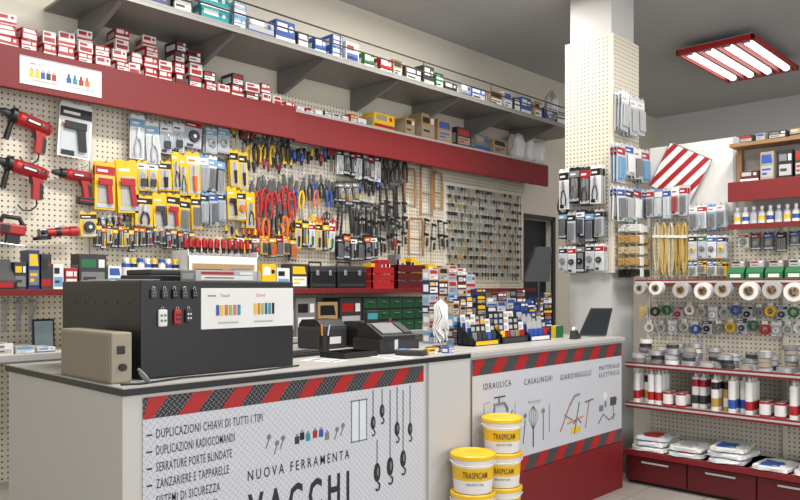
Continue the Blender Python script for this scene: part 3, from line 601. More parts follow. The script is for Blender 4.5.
btxt('IDRAULICA',484,512,388,.036); btxt('CASALINGHI',525,553,383,.036); btxt('GIARDINAGGIO',561,592,378,.036); btxt('MATERIALE',600,620,369,.031); btxt('ELETTRICO',600,620,376,.031)
def T(px,py): x,z=onY(px,py,CY); return (x,y,z)
def line(pts,r=.003,c=INK2): bn.tube([T(*p) for p in pts],r,c,5)
line([(495,414),(495,405),(505,403),(508,408),(508,412)],.008,GREY); line([(500,404),(500,398)],.006,GREY); line([(495,398),(506,396)],.004,DGREY); line([(485,415),(485,404),(490,402)],.005,LGREY)
line([(488,428),(492,420),(500,424),(508,418)],.004,GREY); line([(511,424),(513,410)],.004,GREY); line([(516,402),(516,424)],.003,LGREY); line([(490,434),(506,430)],.003,LGREY)
line([(534,447),(534,430)],.005)
for k in (-4,-2,0,2,4): line([(534,430),(534+k,420),(534+k,412),(534,406)],.0014)
line([(544,440),(544,414)],.003); bn.cyl(T(544,411),(T(544,411)[0],y-.001,T(544,411)[2]),.022,LGREY,n=14); bn.cyl(T(544,411),(T(544,411)[0],y-.0014,T(544,411)[2]),.015,GREY,n=14); line([(524,444),(526,420)],.003); bn.cyl(T(526,416),(T(526,416)[0],y-.001,T(526,416)[2]),.016,GREY,n=12); line([(550,432),(550,404)],.002); line([(529,402),(541,400)],.006,LGREY)
line([(561,432),(570,406)],.005,WOOD); line([(570,406),(575,396),(580,394)],.007,GREY); line([(575,434),(580,402)],.004,GREEN); line([(568,424),(584,416)],.004,ORA); line([(586,428),(590,400)],.004,WOOD); line([(586,402),(594,399)],.004,DGREY); line([(565,415),(573,420)],.004,GREY)
bn.box(T(572,432)[0],y,T(572,434)[2],T(581,430)[0],-.002,T(584,425)[2],YEL); line([(574,424),(578,418),(582,423)],.003,BLACK)
bn.cyl((T(606,396)[0],-.002,T(606,396)[2]),T(606,396),.028,WHITE,n=16); line([(606,401),(606,407)],.009,GREY); line([(614,420),(614,405),(618,398)],.003); bn.box(T(611,406)[0],y,T(611,406)[2],T(617,398)[0],-.002,T(618,396)[2],INK2); line([(599,424),(604,414),(610,420),(616,414)],.003); bn.box(T(600,412)[0],y,T(600,412)[2],T(604,406)[0],-.002,T(604,405)[2],GREY)
thing('banner','printed counter banner with black and red hazard borders','banner',bn,(0,CY+.009,0))
# ---------------- ON COUNTER 1
BXM=mat((.008,.008,.009),.42)
bx=MB().box(0,0,0,.74,.75,.385,BXM,.006)
for k in range(6): bx.box(-.002,.1+k*.1,.29,0,.15+k*.1,.30,DGREY)
lab=MB(); lx0=onY(202,0,2.69)[0]-1.37; lw=.735-lx0
lab.box(lx0,-.004,.185,lx0+lw,0,.355,WHITE,.001).text('Touch',lx0+.09,.318,.013,-.0045,DGREY,shear=.3).text('Chord',lx0+.27,.318,.013,-.0045,BRED,shear=.3)
lab.box(lx0+.03,-.0045,.32,lx0+.07,-.004,.326,GREY)
for i,c in enumerate((BLUE,YEL,ORA,LIME,PINK,TEAL)):
    lab.box(lx0+.07+i*.021,-.007,.24,lx0+.085+i*.021,-.004,.285,c,.003)
    lab.box(lx0+.26+i*.019,-.007,.24,lx0+.273+i*.019,-.004,.29,(YEL,ORA,LIME,BLUE,TEAL,BLACK)[i],.003)
lab.box(lx0+.08,-.0045,.205,lx0+.18,-.004,.213,LGREY).box(lx0+.26,-.0045,.205,lx0+.36,-.004,.213,LGREY)
thing('display_cabinet','glossy black metal cabinet with remote-control samples on the counter','cabinet',[('body',bx),('printed_label',lab,'white printed label with coloured remotes')],(1.37,2.70,CT))
def fob(c,w,h,b): 
    m=MB().box(-w/2,-.014,-h/2,w/2,0,h/2,c,.006)
    ps=[('case',m.build('case'))]
    for s in(-1,1): ps.append(('button',MB().cyl((s*w*.2,-.014,h*.15),(s*w*.2,-.017,h*.15),w*.13,b,n=10).cyl((s*w*.2,-.014,-h*.15),(s*w*.2,-.017,-h*.15),w*.13,b,n=10).build('button')))
    ps.append(('key_ring',MB().tube([(math.cos(q)*.006,-.006,h/2+.004+math.sin(q)*.006) for q in [i*math.pi/5 for i in range(10)]],.0012,STEEL,5,True).build('key_ring')))
    return ps
fb={BLACK:fob(BLACK,.022,.038,GREY),DGREY:fob(mat((.06,.06,.065),.4),.024,.038,GREY)}
for i,px in enumerate((154,165,175,185,195)):
    x,z=onY(px,294,2.69); thing('remote_control','small dark garage remote on the cabinet face','remote control',fb[(DGREY,DGREY,BLACK,DGREY,BLACK)[i]],(x,2.70,z),0,'remote controls on the cabinet')
for px,py,c,b,w,h,n_ in ((163,318,WHITE,GREY,.038,.068,'white'),(178,317,BRED,BLACK,.033,.06,'red'),(189,316,DGREY,WHITE,.028,.055,'dark grey')):
    x,z=onY(px,py,2.69); thing('remote_control',n_+' remote control fixed to the cabinet face','remote control',fob(c,w,h,b),(x,2.70,z),0,'remote controls on the cabinet')
thing('device_tray','flat black device lying on top of the cabinet','device',[('base',MB().box(0,0,0,.38,.28,.03,BLACK,.006)),('top_cover',MB().box(.02,.02,.03,.36,.26,.055,DGREY,.006))],(1.62,3.12,CT+.386))
thing('carton','long thin pale carton on top of the black cabinet','box',carton_c(.34,.12,.05,LGREY,BRED,WHITE,0),(1.9,2.98,CT+.386),.05)
thing('paper_sheets','loose white papers on top of the black cabinet','paper',MB().box(0,0,0,.19,.297,.004,WHITE).box(.02,-.02,.004,.21,.27,.007,LGREY),(1.39,3.0,CT+.386))
bg=MB().box(0,0,0,.08,.46,.19,BEIGE,.006)
thing('junction_box','old beige metal control box on the counter end','box',[('housing',bg),('lid',MB().box(-.004,.01,.01,0,.45,.18,mat((.30,.25,.18),.6),.002)),('switch',MB().box(.02,-.006,.11,.05,0,.14,BLACK,.002)),('knob',MB().cyl((.04,0,.06),(.04,-.014,.06),.014,BLACK,n=12))],(1.235,2.66,CT))
thing('power_cable','grey cable looping off the counter end','cable',MB().tube([(1.33,2.64,CT+.05),(1.335,2.60,CT+.03),(1.34,2.575,CT+.008),(1.35,2.62,CT+.007),(1.355,2.68,CT+.03)],.006,GREY,8))
thing('power_cable','thin dark cable lying on the counter top','cable',MB().tube([(1.24,2.6,CT+.005),(1.3,2.57,CT+.005),(1.5,2.62,CT+.005),(1.8,2.6,CT+.005),(2.1,2.65,CT+.005)],.004,BLACK,8))
def kbd():
    m=MB().box(-.2,-.07,0,.2,.07,.018,BLACK,.005); ks=MB()
    for j in range(5):
        for i in range(14): ks.box(-.187+i*.0268,-.06+j*.024,.018,-.165+i*.0268,-.04+j*.024,.024,DGREY)
    return [('case',m),('keys',ks)]
thing('keyboard','black computer keyboard on the counter','keyboard',kbd(),(2.36,3.05,CT),.1)
thing('cash_register','low black till with angled keypad and small screen','cash register',[('drawer_base',MB().box(-.2,-.17,0,.2,.2,.08,BLACK,.006).box(-.19,-.173,.01,.19,-.17,.07,DGREY)),('keypad_housing',MB().prism([(-.16,.08),(.18,.08),(.18,.17),(.06,.17),(-.16,.10)],-.17,.17,BLACK,'yz')),
  ('display',MB().box(-.14,.09,.17,-.02,.12,.24,BLACK,.004).box(-.13,.088,.19,-.03,.09,.225,TEAL)),
  ('keys',MB().prism([(-.13,.112),(.03,.163),(.03,.169),(-.13,.118)],-.14,.06,GREY,'yz').prism([(-.13,.112),(.03,.163),(.03,.169),(-.13,.118)],.08,.15,DGREY,'yz')),('indicator_knob',MB().cyl((.12,.12,.17),(.12,.12,.19),.012,BRED))],(2.92,2.90,CT),-.15,sc=(.68,.68,.95))
thing('receipt_printer','black receipt printer on the counter','printer',[('body',MB().box(-.07,-.07,0,.07,.12,.12,BLACK,.01)),('lid',MB().prism([(-.07,.12),(.11,.12),(.08,.155),(-.04,.155)],-.065,.065,DGREY,'yz')),('paper',MB().box(-.035,-.075,.11,.035,-.07,.18,WHITE))],(3.06,3.24,CT),.1)
thing('money_tray','shallow black coin tray on the counter','tray',MB().box(-.12,-.09,0,.12,.09,.006,BLACK).box(-.12,-.09,.006,.12,-.08,.03,BLACK).box(-.12,.08,.006,.12,.09,.03,BLACK).box(-.12,-.08,.006,-.11,.08,.03,BLACK).box(.11,-.08,.006,.12,.08,.03,BLACK).box(-.003,-.08,.006,.003,.08,.025,BLACK),(2.58,2.84,CT),.05)
thing('card_terminal','grey payment terminal on the counter','terminal',[('body',MB().box(-.04,-.08,0,.04,.08,.03,DGREY,.008)),('screen',MB().box(-.03,.02,.03,.03,.065,.032,LBLUE)),('keys',MB().box(-.028,-.065,.03,.028,.01,.033,LGREY)),('paper_slip',MB().box(-.028,.08,.03,.028,.083,.08,WHITE))],(2.86,2.66,CT),.5)
for i,(xx,yy,rz) in enumerate(((2.36,2.78,.3),(2.70,2.64,-.2))):
    thing('paper_sheets','printed paper sheets lying on the counter','paper',MB().box(-.07,-.1,0,.07,.1,.002,WHITE).box(-.05,-.08,.002,.05,-.06,.0025,GREY).box(-.05,-.04,.002,.03,.0,.0025,LGREY).box(-.05,.03,.002,.05,.06,.0025,GREY),(xx,yy,CT),rz,'papers on the counter')
for i,(xx,yy,c,a) in enumerate(((2.95,2.60,YEL,BLACK),(3.02,2.66,BRED,WHITE),(3.12,2.70,DGREY,ORA),(3.10,2.61,BLUE,WHITE))):
    thing('carton','small %s packet lying on the counter'%('yellow','red','dark','blue')[i],'box',carton_c(.06,.045,.035,c,a,WHITE,0),(xx,yy,CT),R.uniform(-.5,.5),'small packets on the counter')
def pen_cup():
    m=MB().lathe([(0,0),(.032,0),(.036,.09),(.033,.09),(.03,.006),(0,.006)],BLACK,n=16)
    ps=[('cup',m)]
    for i,c in enumerate((BLUE,BRED,BLACK,YEL,WHITE)): a=i*1.25; ps.append(('pen',MB().cyl((math.cos(a)*.015,math.sin(a)*.015,.01),(math.cos(a)*.04,math.sin(a)*.04,.15),.004,c,n=6)))
    return ps
thing('pen_cup','black cup of coloured pens on the counter','pen cup',pen_cup(),(2.68,3.16,CT))
thing('label_printer','dark label printer standing behind the keyboard on the counter','printer',[('body',MB().box(-.11,-.1,0,.11,.1,.13,DGREY,.012)),('lid',MB().prism([(-.1,.13),(.1,.13),(.07,.17),(-.05,.17)],-.10,.10,BLACK,'yz')),('paper',MB().box(-.05,-.104,.03,.05,-.10,.07,WHITE))],(2.84,3.36,CT),.1)
# white rope bundle hung from a small stand
m=MB(); rr=random.Random(3)
for i in range(34):
    a=i*2*math.pi/34; r=rr.uniform(.015,.045); zt=.28; zb=rr.uniform(.02,.12)
    m.tube([(0,0,zt),(math.cos(a)*r*.9,math.sin(a)*r*.9,.25),(math.cos(a+.5)*r,math.sin(a+.5)*r,.18),(math.cos(a-.4)*r*1.2,math.sin(a-.4)*r*1.2,.11),(math.cos(a+.5)*r*1.1,math.sin(a+.5)*r*1.1,max(.008,zb))],.0055,WHITE,6)
x,y_=onZ(441,347,CT)
thing('rope_bundle','white cotton cord bundle hanging on a small stand','rope',[('cords',m),('stand',MB().lathe([(0,0),(.05,0),(.05,.006),(0,.006)],DGREY,n=18).cyl((0,0,.006),(0,0,.29),.004,STEEL,n=8))],(x+.02,y_+.02,CT))
def stack(px0,px1,pt,Y,cols,hh,pals,grp='packets stacked on the counter',d=.06,jt=.06):
    xa=onY(px0,0,Y)[0]; xb=onY(px1,0,Y)[0]; w=(xb-xa)/cols; top=onY((px0+px1)/2,pt,Y)[1]
    for i in range(cols):
        z=CT; t=top+R.uniform(-jt,.03)
        while True:
            h2=round(hh*R.choice((.7,1,1.3)),3)
            if z+h2>t+.01: break
            c,a,l=R.choice(pals)
            thing('carton','small printed packet stacked on the counter','box',carton_c(round(w*.93,3),d,h2,c,a,l,R.choice((0,1,2))),(xa+(i+.5)*w,Y+d/2+R.uniform(-.004,.004),z),R.uniform(-.05,.05),grp); z+=h2+.0008
mix=[(LGREY,BRED,LBLUE),(WHITE,BLUE,PINK),(DRED,WHITE,LGREY),(LBLUE,BLUE,WHITE),(DGREY,BLACK,YEL),(LGREY,BRED,WHITE),(DBLUE,YEL,WHITE),(KRAFT,BLACK,LGREY)]
stack(429,475,266,3.13,5,.07,mix) 
stack(453,473,292,2.93,3,.06,mix)
dk=[(DBLUE,WHITE,BLUE),(BLACK,YEL,GREY),(DBLUE,YEL,DGREY),(DRED,WHITE,GREY),(BLACK,BRED,GREY),(LGREY,BLUE,WHITE)]
stack(476,552,288,3.08,8,.06,dk)
stack(520,552,304,2.94,4,.05,dk,jt=.02)
def disp(px0,px1,pt,Y,c,label,cols,pc,cards):
    xa=onY(px0,0,Y)[0]; xb=onY(px1,0,Y)[0]; w=xb-xa; z1=onY((px0+px1)/2,pt,Y)[1]; h=z1-CT; d=.13
    side=[(0,0),(0,h*.35),(.01,h*.35),(d-.01,h*.9),(d-.01,h),(d,h),(d,0)]
    m=MB().box(0,0,0,w,d,.01,c).prism(side,0,.004,c,'yz').prism(side,w-.004,w,c,'yz')
    m.box(0,0,.01,w,.005,h*.25,c).box(0,d-.005,.01,w,d,h,c).box(0,d*.33,.01,w,d*.36,h*.34,c).box(0,d*.66,.01,w,d*.69,h*.55,c).box(w*.08,-.001,h*.04,w*.92,0,h*.2,pc)
    thing('counter_display',label,'display stand',m,(xa,Y,CT))
    for j in range(3):
        for i in range(cols):
            cc,ac=R.choice(cards); cw=(w-.02)/cols*.95
            k=('card',round(cw,3),cc,ac)
            if k not in _cc: _cc[k]=MB().box(-cw/2,0,0,cw/2,.004,.12,cc).box(-cw*.42,-.010,.02,cw*.42,0,.07,ac,.003).box(-cw*.45,-.001,.08,cw*.2,0,.105,LGREY if ac is not WHITE else BLACK).build('small_pack')
            thing('small_blister_pack','small upright blister card in the counter display','packaged goods',_cc[k],(xa+.01+(w-.02)*(i+.5)/cols,Y+.022+j*.040,CT+.012+j*h*.2),0,'blister cards in the counter displays',rx=-.10)
disp(474,500,322,2.76,BLACK,'black counter display filled with mixed cards',5,YEL,[(YEL,BLACK),(BRED,GREY),(BLACK,DGREY),(WHITE,BLUE),(DGREY,GREY)])
disp(502,528,316,2.76,BLACK,'black counter display filled with battery cards',5,DGREY,[(BLACK,BRASS),(DBLUE,YEL),(BLACK,GREY),(DGREY,BLACK),(WHITE,BRED)])
disp(530,551,318,2.76,DBLUE,'dark blue counter display filled with small cards',4,WHITE,[(DBLUE,LGREY),(LGREY,BLUE),(DGREY,BRED)])
x,y_=onZ(569,338,CT); thing('sponge','yellow and green sponge block standing on the counter','sponge',[('sponge_body',MB().box(-.045,-.02,0,.045,.02,.085,mat((.7,.52,.03),.9,var=.3,scale=60),.006)),('scouring_pad',MB().box(-.045,-.028,0,.045,-.02,.085,GREEN,.003))],(x,y_+.10,CT))
thing('tablet','dark touch-screen tablet tilted back on a folding stand','tablet',[('screen',MB().prism([(-.13,.004),(.07,.004),(.13,.21),(-.03,.21)],-.005,.005,BLACK).prism([(-.118,.014),(.062,.014),(.118,.2),(-.024,.2)],-.006,-.005,mat((.015,.02,.025),.12))),('stand',MB().prism([(.005,.012),(.07,.03),(.012,.12)],-.03,.03,DGREY,'yz'))],(4.85,2.68,CT+.004),-.85,rx=-.30)
thing('tape_dispenser','small black tape dispenser on the counter','dispenser',[('base',MB().prism([(-.06,0),(.07,0),(.06,.03),(.03,.03),(.0,.06),(-.04,.06)],-.02,.02,BLACK)),('roll',MB().lathe([(.012,-.009),(.03,-.009),(.03,.009),(.012,.009)],PLAST,(-.01,0,.055),18,'y'))],(4.55,2.68,CT),.2)
thing('monitor','dark monitor seen from behind on a tall stand','monitor',[('stand',MB().box(-.09,-.05,0,.09,.05,.015,BLACK,.004).cyl((0,0,.015),(0,0,.45),.015,BLACK)),('screen_panel',MB().prism([(-.13,.40),(.09,.40),(.11,.66),(-.02,.66)],-.02,.01,DGREY)),('rear_shell',MB().prism([(.01,.43),(.05,.46),(.05,.58),(.01,.62)],-.06,.07,BLACK,'yz'))],(4.70,3.08,CT),-.4)
# ---------------- PILLAR
PX0,PX1,PY0,PY1=5.23,5.66,2.75,3.17
struct('wall_pillar',MB().box(PX0+.03,PY0+.03,0,PX1-.03,PY1-.03,CEIL,mat((.6,.595,.58),.6,var=.05,scale=2)))
pb0,pb1=1.56,3.40
thing('pegboard_cladding','cream perforated pegboard cladding wrapped round the pillar','pegboard',[
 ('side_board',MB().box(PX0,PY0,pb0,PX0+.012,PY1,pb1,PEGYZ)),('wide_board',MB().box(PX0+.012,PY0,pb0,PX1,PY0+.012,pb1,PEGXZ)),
 ('corner_trim',MB().box(PX0-.004,PY0-.004,pb0,PX0+.016,PY0,pb1,CREAM).box(PX0-.004,PY0,pb0,PX0,PY0+.02,pb1,CREAM))])
def hangX(r,X,card,head,kind,c,label,n=2,cols=1,rows=1,name='blister_pack',cat='packaged goods',group='blister packs round the pillar',body=None,alt=None):
    yc,z0,z1,W,Hh=rectX(r,X-.05); w=W/cols; h=Hh/rows*.96; q=-math.pi/2
    opts=[(card,head,c)]+([alt] if alt and not isinstance(alt,list) else (alt or []))
    for i in range(cols):
        for j in range(rows):
            cd,hd,cc=opts[(i+j)%len(opts)]; kk=kind[(i*2+j)%len(kind)] if isinstance(kind,tuple) else kind
            me=blister(w*.95,round(h*R.choice((.88,.95,1.02)),3),cd,hd,kk,cc,body)
            y=yc+W/2-(i+.5)*W/cols; z=z1-j*Hh/rows+R.uniform(-.01,.01); hook(X,y,z-.004,q)
            for k in range(n): thing(name,label,cat,me,(X-.088+k*.028,y+R.uniform(-.003,.003),z),q,group,rx=R.uniform(-.03,.03))
hangX((561,167,604,209),PX0,WHITE,BLACK,('plier','bars'),BLACK,'white and black packaged goods on the pillar',3,cols=4,alt=[(BLACK,GREY,DSTEEL),(DGREY,BRED,BLACK)])
hangX((561,211,606,243),PX0,BLACK,LBLUE,('bars','tool'),DSTEEL,'dark pack with a blue header on the pillar',3,cols=5,alt=[(LGREY,BLACK,GREY),(DBLUE,WHITE,BLACK)])
hangX((561,245,606,274),PX0,PLAST,BLACK,('round','lock'),GREY,'clear and dark small pack on the pillar',3,cols=5,alt=[(WHITE,BRED,DGREY),(BLACK,GREY,BLACK)])
GP='blister packs round the pillar'
hangY((617,96,640,134),PLAST,WHITE,'bars',LGREY,'clear bag of pale tubing hung on the pillar',3,cols=3,Y=PY0,group=GP)
hangY((612,147,652,184),PLAST,BRED,('bars','tool'),LBLUE,'clear pack with red header hung on the pillar',3,cols=5,Y=PY0,group=GP,alt=[(PLAST,BLUE,WHITE),(WHITE,WHITE,GREY)])
hangY((612,188,652,221),WHITE,BLUE,('bars','round'),GREY,'white bag with blue header hung on the pillar',3,cols=5,Y=PY0,group=GP,alt=[(PLAST,DGREY,LGREY),(LBLUE,BRED,WHITE)])
def zip_(c,s):
    m=MB(); rr=random.Random(s)
    for i in range(36):
        yy=-.009*((i%5)); zz=-.0068*(i//5); j=lambda:rr.uniform(-.006,.006)
        m.tube([(-.17+j(),yy,zz+j()-.004),(-.05,yy-.006,zz),(.06,yy-.006,zz),(.19+j(),yy,zz+j()-.004)],.0052,c,5)
    m.box(-.03,-.05,-.055,.03,.006,.012,WHITE,.004).box(-.012,-.004,.012,.012,0,.035,WHITE)
    return m.build('zip_ties')
Z1,Z2,Z4,Z3=zip_(mat((.55,.34,.12),.5),1),zip_(WHITE,2),zip_(mat((.62,.5,.3),.5),4),zip_(BLACK,3)
for j,(py,zm,nm) in enumerate(((226,Z2,'white'),(237,Z1,'tan'),(248,Z4,'beige'),(259,Z1,'tan'),(270,Z3,'black'))):
    x,z=onY(632,py,PY0-.06); hook(x,PY0,z+.03,0,.9)
    for k in range(2): thing('cable_tie_bundle',nm+' bundle of cable ties hung on the pillar','cable ties',zm,(x+.02*k,PY0-.035-.05*k,z),0,'cable tie bundles on the pillar')
thing('cable_lock','black coiled cable lock hanging on the pillar corner','lock',MB().tube([(math.cos(q)*.05,math.sin(q*3)*.012,-.09+math.sin(q)*.09) for q in [i*math.pi/12 for i in range(24)]],.011,BLACK,8,True).box(-.02,-.015,-.22,.02,.015,-.18,DGREY,.004),(PX0-.05,3.15,2.205),-1.57)
hook(PX0,3.15,2.2,-1.57)
# ---------------- RIGHT GONDOLA (faces -X)
GX=5.15; q=-math.pi/2
gy0,gy1=.75,2.60
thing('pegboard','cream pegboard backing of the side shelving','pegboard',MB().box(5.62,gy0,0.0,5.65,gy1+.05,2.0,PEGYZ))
def gshelf(z,x0,label,edge=RED,h=.04):
    thing('gondola_shelf',label,'shelf',[('shelf_board',MB().box(x0,gy0,z-.02,5.583,gy1,z,LGREY)),('edge_strip',MB().box(x0-.014,gy0,z-h+.004,x0,gy1,z+.006,edge,.002).box(x0-.015,gy0,z-.02,x0-.014,gy1,z-.006,LGREY),'dark red price rail')],group='side shelving shelves')
gshelf(.89,GX,'metal shelf with red rail holding tape rolls'); gshelf(.594,GX,'metal shelf with red rail holding cartridges')
gshelf(1.50,5.30,'upper metal shelf with red rail')
ps=[('carcass',MB().box(GX+.0,gy0,.02,5.583,gy1,.25,DRED,.003)),('base_deck',MB().box(GX-.05,gy0,.232,5.583,gy1,.25,RED,.003).box(GX-.052,gy0,.215,GX-.04,gy1,.252,RED)),('kick_plate',MB().box(GX+.03,gy0,0,5.57,gy1,.02,BLACK))]
n=4
for i in range(n):
    a=gy0+(gy1-gy0)*i/n; b=gy0+(gy1-gy0)*(i+1)/n
    ps.append(('drawer',MB().box(GX-.02,a+.006,.03,GX,b-.006,.205,DRED,.004),None,[('handle',MB().box(GX-.032,(a+b)/2-.1,.165,GX-.02,(a+b)/2+.1,.178,LGREY,.002))]))
thing('shelving_base','dark red shelving base cabinet with drawers','cabinet',ps)
for yy in (2.62,1.62):
    thing('shelf_upright','cream slotted steel shelving upright','upright',MB().box(5.586,yy,.25,5.618,yy+.03,2.0,CREAM,.002),group='shelving uprights')
def bag(c,a,l,d=.30,h=.028,seed=0):
    # flat folded plastic pack with creased film and a printed insert
    m=MB().ell((0,0,h/2),(l/2,d/2,h/2),c,.32,30,14,crump=.014,fq=30,seed=seed)
    m.ell((-l*.06,-d*.14,h*.66),(l*.28,d*.28,h*.5),a,.3,20,10,crump=.012,fq=34,seed=seed+3)
    m.prism([(-l*.5,-d*.5),(-l*.2,-d*.6),(l*.1,-d*.5)],h*.3,h*.4,PLAST,'xy'); return m.build('bag')
B=[bag(WHITE,LBLUE,.27,seed=1),bag(WHITE,BLUE,.25,seed=7),bag(PLAST,BRED,.26,seed=4),bag(WHITE,LGREY,.26,seed=9),bag(PLAST,WHITE,.25,seed=12)]
bl=['white and light blue','white and blue','clear and red','white and grey','clear and white']
for i,Y in enumerate((2.43,2.16,1.89,1.60,1.33,1.06)):
    for j in range((3,2,3,1,2,4)[i]): thing('product_bag',bl[(i*2+j)%5]+' flat folded plastic pack on the base deck','bag',B[(i*2+j)%5],(5.27+.02*j,Y+R.uniform(-.01,.01),.2515+j*.036),q+R.uniform(-.12,.12),'flat packs on the base deck',sc=(.95,1,1))
def cart(c,a,n2):
    return [('tube',MB().lathe([(0,0),(.026,0),(.026,.03),(.026,.09),(.026,.15),(.026,.20),(.026,.215),(.022,.22),(0,.22)],c,n=16,ms=[WHITE,c,a,c,n2,c,WHITE,WHITE]).build('tube')),('nozzle',MB().lathe([(.012,.22),(.012,.235),(.006,.245),(.004,.262),(0,.262)],WHITE,n=10).build('nozzle'))]
GOLD=mat((.5,.3,.05),.45)
CA=[(cart(WHITE,GOLD,BLACK),'white and gold'),(cart(WHITE,BRED,WHITE),'white and red'),(cart(DGREY,GOLD,BLACK),'dark and gold'),(cart(WHITE,DGREY,BRED),'white and dark'),(cart(GOLD,WHITE,BLACK),'gold and white'),(cart(WHITE,BLUE,WHITE),'white and blue')]
def tin(c,l,h,r): return [('tin_body',MB().lathe([(0,0),(r,0),(r,h*.15),(r,h*.85),(r,h),(r*.9,h),(0,h-.004)],c,n=18,ms=[STEEL,c,l,c,STEEL,STEEL]).build('tin_body')),('tin_lid',MB().lathe([(r*.8,h-.003),(r*.8,h+.003),(0,h+.003)],STEEL,n=16).build('tin_lid'))]
TN=[(tin(DGREY,GOLD,.12,.04),'dark and gold'),(tin(BRED,WHITE,.10,.036),'red and white'),(tin(GOLD,BLACK,.14,.038),'gold and black')]
y=2.54; i=0
while y>1.2:
    if i%9 in (4,5):
        t=TN[(i//3)%3]; y-=.012; thing('tin_can',t[1]+' tin standing on the shelf','tin',t[0],(5.205,y,.594),0,'tins on the cartridge shelf'); thing('tin_can',t[1]+' tin standing on the shelf','tin',t[0],(5.29,y,.594),0,'tins on the cartridge shelf'); y-=.082; i+=1; continue
    t=CA[(i//2)%6] if i%4 else CA[R.randrange(6)]
    for xx in ((5.20,5.262,5.324) if R.random()<.75 else (5.262,5.324)): thing('sealant_cartridge',t[1]+' sealant cartridge standing on the shelf','cartridge',t[0],(xx,y+R.uniform(-.001,.001),.594),R.uniform(0,6),'sealant cartridges on the shelf')
    y-=.056+(R.choice((0,.03,.05)) if i%5==2 else 0); i+=1
def tape(c,core=KRAFT,R_=.05,w=.036):
    return [('roll',MB().lathe([(.034,.002),(R_-.003,0),(R_,.003),(R_,w-.003),(R_-.003,w),(.034,w-.002)],c,n=24,ms=[GREY,GREY,c,GREY,c]).build('roll')),('core',MB().lathe([(.03,0),(.034,0),(.034,w),(.03,w),(.03,0)],core,n=20).build('core'))]
TP=[(tape(LGREY,R_=.05),'light grey'),(tape(SILV,R_=.053),'silver'),(tape(PLAST,R_=.043,w=.028),'clear'),(tape(SILV,WHITE,.048,.045),'silver'),(tape(GREY,R_=.05,w=.03),'grey'),(tape(BEIGE,R_=.042,w=.03),'beige'),(tape(WHITE,R_=.047),'white'),(tape(DGREY,R_=.044,w=.03),'dark grey')]
TW=[.036,.036,.028,.045,.03,.03,.036,.03]
y=2.53
while y>1.2:
    for xx in (5.215,5.33):
        z=.89; nn=R.choice((1,2,3,3,4)) if xx<5.3 else R.choice((3,4,5))
        for j in range(nn):
            k=R.randrange(8); t=TP[k]; thing('tape_roll',t[1]+' adhesive tape roll stacked on the shelf','tape roll',t[0],(xx+R.uniform(-.010,.010),y+R.uniform(-.008,.008),z),0,'stacked tape rolls'); z+=TW[k]+.0005
    y-=R.choice((.116,.122,.13))
for px,py,Rr,c in ((657,288,.05,WHITE),(682,290,.058,LGREY),(704,291,.06,WHITE),(724,289,.056,LGREY),(750,291,.062,WHITE),(773,290,.06,LGREY),(795,292,.062,WHITE),(641,288,.045,LGREY)):
    Y,z=onX(px,py,5.25)
    thing('hose_roll','white flat roll hung on a rod under the shelf','roll',[('roll',MB().lathe([(Rr*.55,-.03),(Rr,-.03),(Rr,.03),(Rr*.55,.03)],c,n=24,axis='y').build('roll')),('core',MB().lathe([(Rr*.47,-.032),(Rr*.57,-.032),(Rr*.57,.032),(Rr*.47,.032),(Rr*.47,-.032)],KRAFT,n=20,axis='y').build('core'))],(5.25,Y,z),q,'rolls hung under the upper shelf')
    thing('hanging_rod','steel rod reaching out from the back board','rod',MB().cyl((0,-.06,0),(0,.36,0),.007,STEEL,n=8),(5.25,Y,z+Rr*.47-.007),q,'rods under the upper shelf')
cols_=[YEL,WHITE,BLUE,DGREY,LGREY,BLACK,GREEN,WHITE,GREY,BRED,LGREY]
for rw,(py0,off) in enumerate(((312,0),(328,6))):
    for i in range(14):
        px=640+off+i*11.6; py=py0+R.uniform(-2,2); c=cols_[(i*3+rw)%11]
        Y,z=onX(px,py,5.5)
        if Y<1.1: continue
        if (i+rw)%3: thing('wire_coil','small coil of cord hanging from a hook','coil',[('coil',MB().lathe([(.022,-.014),(.036,-.014),(.039,0),(.036,.014),(.022,.014),(.022,-.014)],c,n=18,axis='y')),('hanger_card',MB().box(-.018,-.002,.02,.018,.002,.06,WHITE))],(5.56,Y,z),q,'cord coils on hooks')
        else: thing('blister_pack','small blister pack hanging in the side shelving','packaged goods',blister(.07,.11,PLAST,c,'round',c),(5.56,Y,z+.055),q,'small blister packs in the side shelving')
        hook(5.62,Y,z+.048,q,.7)
for (r,cd,hd,kd,cc,lb,cl,al) in [((648,188,690,221),PLAST,BRED,('bars','tool'),GREY,'clear and red packet',5,[(LBLUE,WHITE,WHITE),(PLAST,BLUE,WHITE),(WHITE,WHITE,BRED)]),((690,205,728,233),PLAST,WHITE,('bars','wire'),GREY,'clear bag of small parts',4,[(WHITE,BRED,STEEL),(LBLUE,WHITE,GREY)]),
    ((690,235,728,262),PLAST,BLACK,('wire','lock'),YEL,'clear bag with yellow cord',4,[(LGREY,GREEN,GREY),(WHITE,BLUE,GREY)]),((690,262,728,277),WHITE,BLUE,'bars',GREY,'small pale packet',4,[(YEL,BLACK,GREY)])]:
    hangX(r,5.60,cd,hd,kd,cc,lb+' hung above the side shelving',3,cols=cl,group='packets above the side shelving',alt=al)
TUB=[mat((.62,.45,.14),.5),mat((.62,.54,.36),.5),mat((.5,.33,.08),.5)]
